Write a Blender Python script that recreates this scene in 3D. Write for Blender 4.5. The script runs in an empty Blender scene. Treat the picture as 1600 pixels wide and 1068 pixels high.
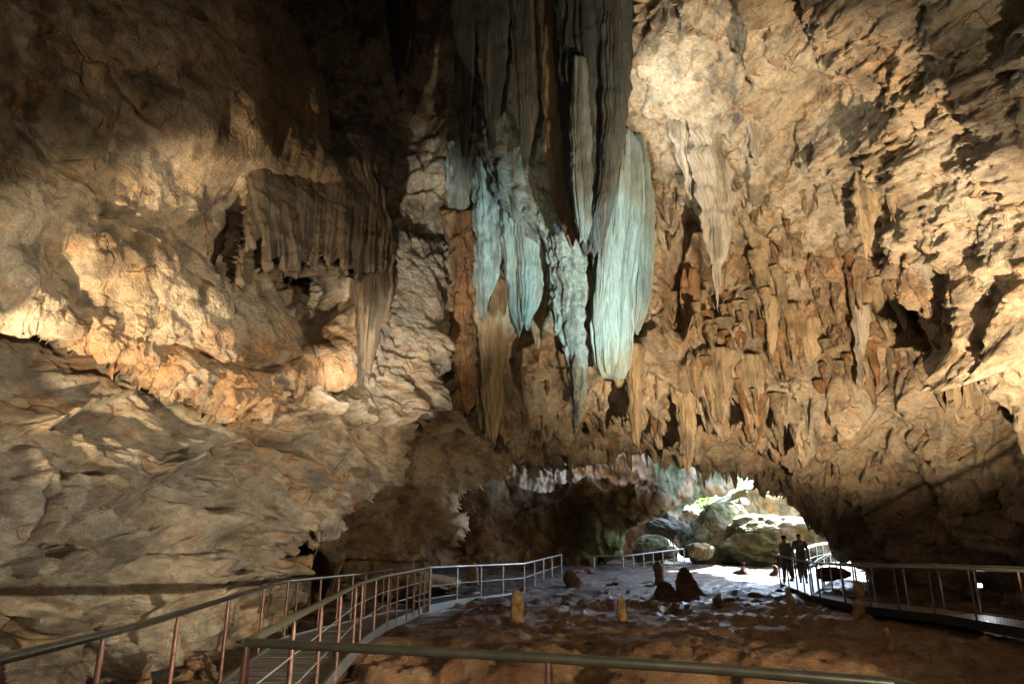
import bpy, bmesh, math, random
import numpy as np
from mathutils import Vector
R = math.radians
rng = np.random.RandomState(7); random.seed(7)

# ---------------------------------------------------------------- camera, world, sun, lamps
scene = bpy.context.scene
C = scene.collection
PITCH = R(16.7); CAM_Z = 1.7; FPX = 1600 * 24 / 36
cam_d = bpy.data.cameras.new('camera'); cam_d.lens = 24; cam_d.sensor_width = 36
cam_d.clip_start = 0.05; cam_d.clip_end = 600
cam = bpy.data.objects.new('camera', cam_d); C.objects.link(cam)
cam.location = (0, 0, CAM_Z); cam.rotation_euler = (math.pi / 2 + PITCH, 0, 0)
scene.camera = cam
SUN_EL, SUN_AZ = R(50), R(40)           # azimuth from +Y towards +X
w = bpy.data.worlds.new("World"); scene.world = w; w.use_nodes = True
nt = w.node_tree; nt.nodes.clear()
sky = nt.nodes.new('ShaderNodeTexSky'); sky.sky_type = 'NISHITA'; sky.sun_disc = False
sky.sun_elevation = SUN_EL; sky.sun_rotation = SUN_AZ
bg = nt.nodes.new('ShaderNodeBackground'); bg.inputs[1].default_value = 0.15
wo = nt.nodes.new('ShaderNodeOutputWorld')
nt.links.new(sky.outputs[0], bg.inputs[0]); nt.links.new(bg.outputs[0], wo.inputs[0])
sd = bpy.data.lights.new('sun', 'SUN'); sd.energy = 5; sd.angle = R(0.5); sd.color = (1, .95, .86)
sun = bpy.data.objects.new('sun', sd); C.objects.link(sun)
sun.rotation_euler = Vector((-math.sin(SUN_AZ) * math.cos(SUN_EL), -math.cos(SUN_AZ) * math.cos(SUN_EL), -math.sin(SUN_EL))).to_track_quat('-Z', 'Y').to_euler()
scene.view_settings.view_transform = 'Standard'; scene.view_settings.look = 'None'
scene.view_settings.exposure = 3.7; scene.view_settings.gamma = 1
scene.cycles.max_bounces = 6; scene.cycles.diffuse_bounces = 4; scene.cycles.glossy_bounces = 3
scene.cycles.transmission_bounces = 2; scene.cycles.use_denoising = True
scene.cycles.sample_clamp_indirect = 6; scene.cycles.use_adaptive_sampling = True
scene.cycles.adaptive_threshold = 0.01

def ray(px, py):
    xc = (np.asarray(px, float) - 800) / FPX; yc = (534 - np.asarray(py, float)) / FPX
    f = np.cos(PITCH) - yc * np.sin(PITCH); u = np.sin(PITCH) + yc * np.cos(PITCH)
    return xc / f, u / f
def P(px, py, Y):
    a, b = ray(px, py)
    return np.stack([a * Y, np.asarray(Y, float) + 0 * a, CAM_Z + b * Y], -1)
def G(px, py, z):                      # where a pixel's ray meets height z
    a, b = ray(px, py); Y = (z - CAM_Z) / b
    return Vector((float(a * Y), float(Y), float(z)))

def floodlight(loc, target, power, color, cone=60, blend=.6, size=.15, label=None):
    """one cave floodlight: a lamp in a small housing on a bracket"""
    d = Vector(target) - Vector(loc)
    q = d.to_track_quat('-Z', 'Y')
    root = bpy.data.objects.new('floodlight', None); C.objects.link(root)
    root.location = loc; root.rotation_euler = q.to_euler()
    root['label'] = label; root['category'] = 'floodlight'; root['group'] = 'floodlights of the cave'
    L = bpy.data.lights.new('flood_lamp', 'SPOT'); L.energy = power; L.color = color
    L.spot_size = R(cone); L.spot_blend = blend; L.shadow_soft_size = size
    o = bpy.data.objects.new('flood_lamp', L); C.objects.link(o); o.parent = root; o.location = (0, 0, -.02)
    return root
FLOODS = [
 # loc, target px/py/Y, power, colour, cone, blend, size
 ((-5.0, 5.5, .9), (315, 485, 11), 430, (1, .75, .46), 45, .35, .05, 'warm floodlight aimed up at the bulging left rock'),
 ((-6.0, 4.4, 2.2), (-20, 300, 7), 15, (1, .88, .68), 70, .9, .06, 'small floodlight close under the left wall'),
 ((5.2, 4.0, .9), (240, 770, 12), 500, (1, .86, .64), 52, .25, .05, 'floodlight aimed at the lower left wall'),
 ((7.4, 8.6, -.1), (905, 420, 21), 1250, (.42, .88, 1), 22, .5, .08, 'cool white floodlight aimed at the pale curtains'),
 ((7.0, 8.2, -.1), (1240, 425, 20), 2050, (1, .78, .51), 68, .6, .05, 'warm floodlight aimed up at the right vault'),
 ((5.2, 3.6, -.2), (1480, 200, 11), 290, (1, .80, .54), 50, .8, .05, 'floodlight near the viewer aimed steeply up to the right'),  # added lamp, lifts the upper right vault outside the main warm cone
 ((-1.4, 6.5, -.4), (640, 470, 20), 1100, (1, .90, .74), 24, .6, .06, 'warm floodlight aimed at the pale buttress'),
 ((7.6, 6.0, .55), (1060, 985, 12), 330, (1, .76, .48), 70, .8, .06, 'low floodlight grazing the mud floor'),  # added lamp, brightens the mud floor
 ((-.4, -2.5, 3.2), (800, 720, 10), 170, (1, .84, .62), 100, .9, .2, 'wide floodlight behind the viewer'),  # added fill, softens the shade across the whole view
]
# ---------------------------------------------------------------- noise
_perm = np.random.RandomState(3).permutation(256); _perm = np.concatenate([_perm] * 3)
_g = np.random.RandomState(4).normal(size=(256, 3)); _g /= np.linalg.norm(_g, axis=1)[:, None]; _g = _g.astype(np.float32)
_rv = np.random.RandomState(5).rand(256, 4).astype(np.float32)
def perlin(p):
    p = np.asarray(p, np.float32); i = np.floor(p).astype(np.int32); f = p - i
    u = f * f * f * (f * (f * 6 - 15) + 10)
    out = 0
    ii = i & 255
    for dx in (0, 1):
        wx = u[:, 0] if dx else 1 - u[:, 0]
        hx = _perm[(ii[:, 0] + dx) & 255]
        for dy in (0, 1):
            wy = u[:, 1] if dy else 1 - u[:, 1]
            hy = _perm[hx + ((ii[:, 1] + dy) & 255)]
            for dz in (0, 1):
                wz = u[:, 2] if dz else 1 - u[:, 2]
                g = _g[_perm[hy + ((ii[:, 2] + dz) & 255)] & 255]
                d = g[:, 0] * (f[:, 0] - dx) + g[:, 1] * (f[:, 1] - dy) + g[:, 2] * (f[:, 2] - dz)
                out = out + d * wx * wy * wz
    return out * 1.5
def fbm(p, o=5, gain=.5, lac=2.03):
    s = 0; a = 1; p = np.asarray(p, np.float32)
    for k in range(o):
        s = s + a * perlin(p + 17.3 * k); a *= gain; p = p * lac
    return s
def billow(p, o=4, gain=.5):
    s = 0; a = 1; p = np.asarray(p, np.float32)
    for k in range(o):
        s = s + a * np.abs(perlin(p + 9.1 * k)); a *= gain; p = p * 2.03
    return s
def ridged(p, o=4, gain=.5):
    s = 0; a = 1; p = np.asarray(p, np.float32)
    for k in range(o):
        s = s + a * (1 - 2.2 * np.abs(perlin(p + 5.7 * k))); a *= gain; p = p * 2.07
    return s
def worley(p):
    """F1, F2, cell random (N,4), offset to the cell point"""
    p = np.asarray(p, np.float32); i = np.floor(p).astype(np.int32)
    f1 = np.full(len(p), 9, np.float32); f2 = f1.copy(); cid = np.zeros(len(p), np.int32); off = np.zeros_like(p)
    for dx in (-1, 0, 1):
        for dy in (-1, 0, 1):
            for dz in (-1, 0, 1):
                c = i + np.array([dx, dy, dz], np.int32); k = c & 255
                h = _perm[_perm[_perm[k[:, 0]] + k[:, 1]] + k[:, 2]]
                v = c + .1 + .8 * _rv[h, :3] - p
                d = np.sqrt((v * v).sum(1))
                nb = d < f1
                f2 = np.where(nb, f1, np.minimum(f2, d))
                cid = np.where(nb, h, cid); off = np.where(nb[:, None], -v, off); f1 = np.where(nb, d, f1)
    return f1, f2, _rv[cid], off
def ss(a, b, x):
    t = np.clip((x - a) / (b - a), 0, 1); return t * t * (3 - 2 * t)
def facets(p, tilt=.5, jump=.3):
    """broken blocky rock: every cell is a tilted plane at its own height"""
    f1, f2, r, off = worley(p)
    h = (off * (r[:, 1:4] - .5) * 2 * tilt).sum(1) + (r[:, 0] - .5) * jump
    return h * ss(0, .12, f2 - f1) - .12 * (1 - ss(0, .09, f2 - f1))

# ---------------------------------------------------------------- materials
def mat_new(name):
    m = bpy.data.materials.new(name); m.use_nodes = True
    return m, m.node_tree, m.node_tree.nodes['Principled BSDF']
def rock_mat(name, rough=.85, bump=.9, s1=6., s2=26., wet=0., mottled=.45, stretch=(1, 1, 1), cracks=.45, ochre=.6):
    m, t, b = mat_new(name); N = t.nodes; L = t.links
    at = N.new('ShaderNodeAttribute'); at.attribute_name = 'Col'
    tc = N.new('ShaderNodeTexCoord'); mp = N.new('ShaderNodeMapping'); mp.inputs['Scale'].default_value = stretch
    L.new(tc.outputs['Object'], mp.inputs[0])
    n1 = N.new('ShaderNodeTexNoise'); n1.inputs['Scale'].default_value = s1; n1.inputs['Detail'].default_value = 8; n1.inputs['Roughness'].default_value = .68
    n2 = N.new('ShaderNodeTexNoise'); n2.inputs['Scale'].default_value = s2; n2.inputs['Detail'].default_value = 6; n2.inputs['Roughness'].default_value = .7
    vo = N.new('ShaderNodeTexVoronoi'); vo.inputs['Scale'].default_value = s1 * 1.3
    for n in (n1, n2, vo): L.new(mp.outputs[0], n.inputs['Vector'])
    cr = N.new('ShaderNodeMapRange'); cr.inputs[1].default_value = .3; cr.inputs[2].default_value = .7
    cr.inputs[3].default_value = 1 - mottled; cr.inputs[4].default_value = 1 + mottled * .55
    L.new(n1.outputs['Fac'], cr.inputs[0])
    mx = N.new('ShaderNodeMix'); mx.data_type = 'RGBA'; mx.blend_type = 'MULTIPLY'; mx.inputs[0].default_value = 1
    L.new(at.outputs['Color'], mx.inputs[6]); L.new(cr.outputs[0], mx.inputs[7])
    gr = N.new('ShaderNodeTexNoise'); gr.inputs['Scale'].default_value = s2 * 1.6; gr.inputs['Detail'].default_value = 4; gr.inputs['Roughness'].default_value = .8; L.new(mp.outputs[0], gr.inputs['Vector'])
    wn = N.new('ShaderNodeTexNoise'); wn.inputs['Scale'].default_value = s1 * .35; wn.inputs['Detail'].default_value = 5; L.new(mp.outputs[0], wn.inputs['Vector'])
    wm = N.new('ShaderNodeMix'); wm.data_type = 'VECTOR'; wm.inputs[0].default_value = .28; L.new(mp.outputs[0], wm.inputs[4]); L.new(wn.outputs['Color'], wm.inputs[5])
    ck = N.new('ShaderNodeTexVoronoi'); ck.feature = 'DISTANCE_TO_EDGE'; ck.inputs['Scale'].default_value = s1 * .32; L.new(wm.outputs[1], ck.inputs['Vector'])
    cm = N.new('ShaderNodeMapRange'); cm.inputs[1].default_value = 0; cm.inputs[2].default_value = .035; cm.inputs[3].default_value = 1; cm.inputs[4].default_value = 0; L.new(ck.outputs['Distance'], cm.inputs[0])
    cg = N.new('ShaderNodeMapRange'); cg.inputs[1].default_value = .5; cg.inputs[2].default_value = .62; L.new(wn.outputs['Fac'], cg.inputs[0])
    ckm = N.new('ShaderNodeMath'); ckm.operation = 'MULTIPLY'; L.new(cm.outputs[0], ckm.inputs[0]); L.new(cg.outputs[0], ckm.inputs[1])
    cks = N.new('ShaderNodeMath'); cks.operation = 'MULTIPLY'; cks.inputs[1].default_value = cracks; L.new(ckm.outputs[0], cks.inputs[0])
    x1 = N.new('ShaderNodeMix'); x1.data_type = 'RGBA'; x1.inputs[7].default_value = (.075, .05, .035, 1); L.new(cks.outputs[0], x1.inputs[0]); L.new(mx.outputs[2], x1.inputs[6])
    gm = N.new('ShaderNodeMapRange'); gm.inputs[1].default_value = .36; gm.inputs[2].default_value = .64; gm.inputs[3].default_value = .72; gm.inputs[4].default_value = 1.2; L.new(gr.outputs['Fac'], gm.inputs[0])
    x2 = N.new('ShaderNodeMix'); x2.data_type = 'RGBA'; x2.blend_type = 'MULTIPLY'; x2.inputs[0].default_value = 1; L.new(x1.outputs[2], x2.inputs[6]); L.new(gm.outputs[0], x2.inputs[7])
    oc = N.new('ShaderNodeMapRange'); oc.inputs[1].default_value = .52; oc.inputs[2].default_value = .70; oc.inputs[4].default_value = ochre; L.new(wn.outputs['Fac'], oc.inputs[0])
    x3 = N.new('ShaderNodeMix'); x3.data_type = 'RGBA'; x3.blend_type = 'MULTIPLY'; x3.inputs[7].default_value = (1.05, .72, .42, 1); L.new(oc.outputs[0], x3.inputs[0]); L.new(x2.outputs[2], x3.inputs[6])
    L.new(x3.outputs[2], b.inputs['Base Color'])
    ad = N.new('ShaderNodeMath'); ad.operation = 'ADD'; L.new(n1.outputs['Fac'], ad.inputs[0])
    ml = N.new('ShaderNodeMath'); ml.operation = 'MULTIPLY'; ml.inputs[1].default_value = .5; L.new(n2.outputs['Fac'], ml.inputs[0]); L.new(ml.outputs[0], ad.inputs[1])
    m2 = N.new('ShaderNodeMath'); m2.operation = 'MULTIPLY'; m2.inputs[1].default_value = .25; L.new(vo.outputs['Distance'], m2.inputs[0])
    a2 = N.new('ShaderNodeMath'); a2.operation = 'ADD'; L.new(ad.outputs[0], a2.inputs[0]); L.new(m2.outputs[0], a2.inputs[1])
    a3 = N.new('ShaderNodeMath'); a3.operation = 'SUBTRACT'; L.new(a2.outputs[0], a3.inputs[0]); L.new(cks.outputs[0], a3.inputs[1])
    a4 = N.new('ShaderNodeMath'); a4.operation = 'MULTIPLY_ADD'; a4.inputs[1].default_value = .28; L.new(gr.outputs['Fac'], a4.inputs[0]); L.new(a3.outputs[0], a4.inputs[2])
    bp = N.new('ShaderNodeBump'); bp.inputs['Strength'].default_value = bump; bp.inputs['Distance'].default_value = .2
    L.new(a4.outputs[0], bp.inputs['Height']); L.new(bp.outputs[0], b.inputs['Normal'])
    b.inputs['Roughness'].default_value = rough
    if wet:
        wr = N.new('ShaderNodeTexNoise'); wr.inputs['Scale'].default_value = .55; wr.inputs['Detail'].default_value = 6
        L.new(tc.outputs['Object'], wr.inputs['Vector'])
        m3 = N.new('ShaderNodeMapRange'); m3.inputs[1].default_value = .40; m3.inputs[2].default_value = .62
        m3.inputs[3].default_value = rough; m3.inputs[4].default_value = rough - wet; L.new(wr.outputs['Fac'], m3.inputs[0])
        wa = N.new('ShaderNodeAttribute'); wa.attribute_name = 'Wet'
        mm = N.new('ShaderNodeMix'); mm.data_type = 'FLOAT'; mm.inputs[2].default_value = .9
        L.new(wa.outputs['Fac'], mm.inputs[0]); L.new(m3.outputs[0], mm.inputs[3]); L.new(mm.outputs[0], b.inputs['Roughness'])
    return m
def plain_mat(name, col, rough=.5, metal=0., var=.25, scale=12., bump=.1, col2=None):
    m, t, b = mat_new(name); N = t.nodes; L = t.links
    tc = N.new('ShaderNodeTexCoord')
    n1 = N.new('ShaderNodeTexNoise'); n1.inputs['Scale'].default_value = scale; n1.inputs['Detail'].default_value = 7; n1.inputs['Roughness'].default_value = .65
    L.new(tc.outputs['Object'], n1.inputs['Vector'])
    cr = N.new('ShaderNodeValToRGB'); c2 = col2 or tuple(c * (1 - var) for c in col)
    cr.color_ramp.elements[0].position = .35; cr.color_ramp.elements[1].position = .65
    cr.color_ramp.elements[0].color = (*c2, 1); cr.color_ramp.elements[1].color = (*col, 1)
    L.new(n1.outputs['Fac'], cr.inputs[0]); L.new(cr.outputs[0], b.inputs['Base Color'])
    b.inputs['Roughness'].default_value = rough; b.inputs['Metallic'].default_value = metal
    if bump:
        bp = N.new('ShaderNodeBump'); bp.inputs['Strength'].default_value = bump; bp.inputs['Distance'].default_value = .01
        L.new(n1.outputs['Fac'], bp.inputs['Height']); L.new(bp.outputs[0], b.inputs['Normal'])
    return m
def emit_mat(name, col, s):
    m, t, b = mat_new(name)
    b.inputs['Emission Color'].default_value = (*col, 1); b.inputs['Emission Strength'].default_value = s
    b.inputs['Base Color'].default_value = (*col, 1)
    return m
M_ROCK = rock_mat('limestone')
M_LEDGE = rock_mat('bedded_limestone', s1=4.5, stretch=(1, 1, 1.6), bump=.9)
M_FLOW = rock_mat('flowstone', cracks=0, ochre=.25, rough=.62, bump=.5, s1=5, s2=20, stretch=(3.4, 3.4, .3), mottled=.4)
M_FLOOR = rock_mat('wet_mud', cracks=.2, ochre=.3, rough=.62, bump=.8, s1=4.5, s2=24, wet=.42, mottled=.5)
M_FAR = rock_mat('mossy_limestone', s1=1.6, s2=7, bump=.7)

# ---------------------------------------------------------------- mesh making
def mesh_obj(name, V, F, mat, parent=None, col=None, smooth=True):
    """V (N,3); F array (M,4)/(M,3) or list of faces"""
    me = bpy.data.meshes.new(name)
    V = np.asarray(V, np.float32)
    if isinstance(F, np.ndarray):
        k = F.shape[1]; me.vertices.add(len(V)); me.vertices.foreach_set('co', V.ravel())
        me.loops.add(F.size); me.loops.foreach_set('vertex_index', F.ravel().astype(np.int32))
        me.polygons.add(len(F)); me.polygons.foreach_set('loop_start', np.arange(0, F.size, k, dtype=np.int32))
        me.polygons.foreach_set('loop_total', np.full(len(F), k, np.int32))
        me.update(calc_edges=True); me.validate()
    else:
        me.from_pydata([tuple(v) for v in V], [], F); me.update()
    if smooth: me.polygons.foreach_set('use_smooth', np.ones(len(me.polygons), bool))
    if col is not None:
        a = me.color_attributes.new('Col', 'FLOAT_COLOR', 'POINT')
        c4 = np.ones((len(V), 4), np.float32); c4[:, :3] = np.clip(col, 0, 1); a.data.foreach_set('color', c4.ravel())
    if mat: me.materials.append(mat)
    o = bpy.data.objects.new(name, me); C.objects.link(o)
    if parent: o.parent = parent
    return o
def tag(o, label, cat, group=None, kind=None):
    if label: o['label'] = label
    if cat: o['category'] = cat
    if group: o['group'] = group
    if kind: o['kind'] = kind
    return o
def structure(o, label=None):
    o['kind'] = 'structure'
    if label: o['label'] = label; o['category'] = 'cave rock'
    return o
def empty(name, loc, label, cat, group=None):
    o = bpy.data.objects.new(name, None); C.objects.link(o); o.location = loc
    return tag(o, label, cat, group)
def lerp3(a, b, t):
    t = np.asarray(t)[:, None]; return np.asarray(a) * (1 - t) + np.asarray(b) * t

def tps(ctrl):
    c = np.array(ctrl, float); x = c[:, :2] / 400; n = len(c)
    def k(d2): return np.where(d2 > 1e-12, .5 * d2 * np.log(np.maximum(d2, 1e-12)), 0)
    D = ((x[:, None] - x[None]) ** 2).sum(2)
    A = np.zeros((n + 3, n + 3)); A[:n, :n] = k(D) + 1e-3 * np.eye(n); A[:n, n] = 1; A[:n, n + 1:] = x
    A[n, :n] = 1; A[n + 1:, :n] = x.T
    sol = np.linalg.solve(A, np.concatenate([np.log(c[:, 2]), np.zeros(3)]))
    lo, hi = np.log(c[:, 2].min() * .8), np.log(c[:, 2].max() * 1.15)
    def f(px, py):
        q = np.stack([np.ravel(px), np.ravel(py)], 1) / 400
        out = sol[n] + q @ sol[n + 1:]
        for i in range(n): out = out + sol[i] * k(((q - x[i]) ** 2).sum(1))
        return np.exp(np.clip(out, lo, hi)).reshape(np.shape(px))
    return f
def inside(poly, X, Y):
    r = np.zeros(X.shape, bool); n = len(poly)
    for i in range(n):
        (x0, y0), (x1, y1) = poly[i], poly[(i + 1) % n]
        if y0 == y1: continue
        c = ((y0 > Y) != (y1 > Y)) & (X < (x1 - x0) * (Y - y0) / (y1 - y0) + x0)
        r ^= c
    return r
def edge_dist(segs, X, Y):
    d = np.full(X.shape, 1e9)
    for (x0, y0), (x1, y1) in segs:
        vx, vy = x1 - x0, y1 - y0; l2 = vx * vx + vy * vy + 1e-9
        t = np.clip(((X - x0) * vx + (Y - y0) * vy) / l2, 0, 1)
        d = np.minimum(d, np.hypot(X - x0 - t * vx, Y - y0 - t * vy))
    return d
class Mass: pass
def mass(name, outline, ctrl, roll, width, disp, colour, mat, step=3., label=None, jag=0., back=3., thing=None):
    """one rock body: outline (px,py[,1 = this edge to the next point turns away]); its front has its own distance, turns back
    at its free edges and carries a rim of real thickness"""
    pts = [(a[0], a[1]) for a in outline]
    segs = [(pts[i], pts[(i + 1) % len(pts)]) for i, a in enumerate(outline) if len(a) > 2]
    xs = np.array([p[0] for p in pts]); ys = np.array([p[1] for p in pts])
    gx = np.arange(xs.min() - 2 * step, xs.max() + 2 * step, step); gy = np.arange(ys.min() - 2 * step, ys.max() + 2 * step, step)
    X, Y = np.meshgrid(gx, gy); sh = X.shape
    f = ctrl if callable(ctrl) else tps(ctrl); D = f(X, Y)
    if jag:
        q = np.stack([X.ravel() / 34, Y.ravel() / 34, 0 * X.ravel() + xs.min() * .01], 1)
        jx = (fbm(q, 4) * jag).reshape(sh); jy = (fbm(q + 40, 4) * jag).reshape(sh)
    else: jx = jy = 0
    ins = inside(pts, X + jx, Y + jy)
    Dr = D.copy()
    if segs:
        ed = edge_dist(segs, X + jx, Y + jy); ed = np.where(ins, ed, 0)
        t = np.clip(ed / width, 0, 1); Dr = D + roll * (1 - np.sqrt(np.maximum(1 - (1 - t) ** 2, 0)))
    p0 = P(X, Y, Dr)
    du = np.gradient(p0, axis=1); dv = np.gradient(p0, axis=0)
    n = np.cross(du, dv); n /= np.linalg.norm(n, axis=2)[..., None] + 1e-9
    view = p0 - np.array([0, 0, CAM_Z]); s = np.sign(-(n * view).sum(2)); n *= np.where(s == 0, 1, s)[..., None]
    p = p0.reshape(-1, 3); n = n.reshape(-1, 3)
    keep = ins.copy()
    keep[:-1] |= ins[1:]; keep[:, :-1] |= ins[:, 1:]
    idx = np.where(keep.ravel())[0]
    px, py = X.ravel()[idx], Y.ravel()[idx]
    q = p[idx]; nn = n[idx]
    pn = q + disp(q, nn, px, py)
    full = p.copy(); full[idx] = pn
    # normals after displacement, for colour by crevice
    fg = full.reshape(*sh, 3)
    lap = np.zeros(sh)
    k = 2
    avg = (np.roll(fg, k, 0) + np.roll(fg, -k, 0) + np.roll(fg, k, 1) + np.roll(fg, -k, 1)) / 4
    lap = ((fg - avg) * n.reshape(*sh, 3)).sum(2).ravel()[idx]
    col = colour(pn, nn, px, py, lap)
    # faces
    rm = -np.ones(sh[0] * sh[1], np.int64); rm[idx] = np.arange(len(idx))
    I = np.arange(sh[0] * sh[1]).reshape(sh)
    qd = np.stack([I[:-1, :-1], I[1:, :-1], I[1:, 1:], I[:-1, 1:]], -1).reshape(-1, 4)
    qk = rm[qd]; qk = qk[(qk >= 0).all(1)]
    # rim: boundary edges pushed back
    e = np.concatenate([qk[:, [0, 1]], qk[:, [1, 2]], qk[:, [2, 3]], qk[:, [3, 0]]])
    key = np.sort(e, 1); kk = key[:, 0] * (len(idx) + 1) + key[:, 1]
    _, inv, cnt = np.unique(kk, return_inverse=True, return_counts=True)
    be = e[cnt[inv] == 1]
    bv = np.unique(be); mp = -np.ones(len(idx), np.int64); mp[bv] = len(idx) + np.arange(len(bv))
    vb = pn[bv]; dirv = vb - np.array([0, 0, CAM_Z]); dirv /= np.linalg.norm(dirv, axis=1)[:, None]
    nb = vb + dirv * back - nn[bv] * .3
    rim = np.stack([be[:, 1], be[:, 0], mp[be[:, 0]], mp[be[:, 1]]], 1)
    V = np.concatenate([pn, nb]); F = np.concatenate([qk, rim]); cc = np.concatenate([col, col[bv]])
    o = mesh_obj(name, V, F, mat, col=cc); (tag(o, *thing) if thing else structure(o, label))
    r = Mass(); r.o = o; r.px = px; r.py = py; r.P = pn; r.f = f
    return r
# ---------------------------------------------------------------- cave rock
CREAM = np.array([.58, .485, .36]); TAN = np.array([.45, .335, .205]); ORANGE = np.array([.41, .225, .10])
BROWN = np.array([.19, .12, .06]); GREY = np.array([.31, .28, .235]); DARK = np.array([.065, .05, .038])
PALE = np.array([.62, .55, .44]); TEAL = np.array([.40, .47, .44]); MOSS = np.array([.13, .20, .085]); RUST = np.array([.30, .11, .04])
def blend(c, k, m): return c * (1 - m[:, None]) + np.asarray(k) * m[:, None]
def blob(px, py, x, y, rx, ry): return np.clip(1 - ((px - x) / rx) ** 2 - ((py - y) / ry) ** 2, 0, 1) ** .7
def drips(p, size, amp, sharp=1.0):
    """downward growths: cones under the cells of a horizontal grid"""
    q = np.stack([p[:, 0] / size, p[:, 1] / size, 0 * p[:, 0] + 3.3], 1)
    f1, f2, r, off = worley(q)
    return amp * (.25 + r[:, 0] ** 2) * np.clip(1 - f1 / .55, 0, 1) ** sharp
DOWN = np.array([0, 0, -1.])
def ledge(px, py, pts, amp, fall, p, jit=16, sharp=7):
    """rock that stands out above a line and breaks back below it"""
    x = np.array([q[0] for q in pts], float); y = np.array([q[1] for q in pts], float)
    s = py - np.interp(px, x, y) + jit * fbm(p / .9 + x[0] * .1, 4)
    e = ss(x[0] - 25, x[0] + 25, px) * ss(x[-1] + 25, x[-1] - 25, px)
    return amp * e * np.where(s < 0, np.exp(s / fall), ss(sharp, 0, s)) * (1 + .5 * fbm(p / 1.6 + y[0] * .1, 2))
STRATA = np.array([.42, .10, .90])      # bedding normal on the left

# -- the vault: back wall, right wall and the roof that comes over the viewer
V_CTRL = [(1000,735,29.5),(1140,755,30),(1240,800,31),(1320,850,31),(1335,920,30),(1460,880,25),(1600,880,21),(1760,900,18),
 (800,735,28),(700,770,26),(685,890,25.5),(500,880,22),(440,720,21),(1000,600,24.6),(860,600,25),(1000,450,24.2),(1150,600,24.4),(1000,200,22.5),(1000,0,19),
 (700,400,23.5),(650,100,24),(420,50,23),(420,-140,21),(800,-60,23.5),(900,60,22),(600,600,22.5),(1300,700,25.6),(1300,500,22.2),(1300,300,19.5),(1300,0,14.5),(1600,700,18),(1600,500,15),(1600,300,12.5),(1600,0,9.5),(1150,0,16.5),(1760,400,10.5),(1150,-150,14),(650,-150,23)]
V_OUT = [(360,-150),(1770,-150),(1770,1010),(1362,985),(1358,940,1),(1356,888,1),(1350,864,1),(1330,846,1),(1300,831,1),(1268,814,1),(1238,799,1),(1210,783,1),(1180,764,1),(1145,745,1),(1090,732,1),(1010,727,1),(960,722,1),(925,718,1),(880,712,1),(840,722,1),(795,728,1),(760,742,1),(722,786,1),(717,822,1),(692,842,1),(684,890,1),(681,985),(420,985),(420,600),(400,300)]
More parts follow.
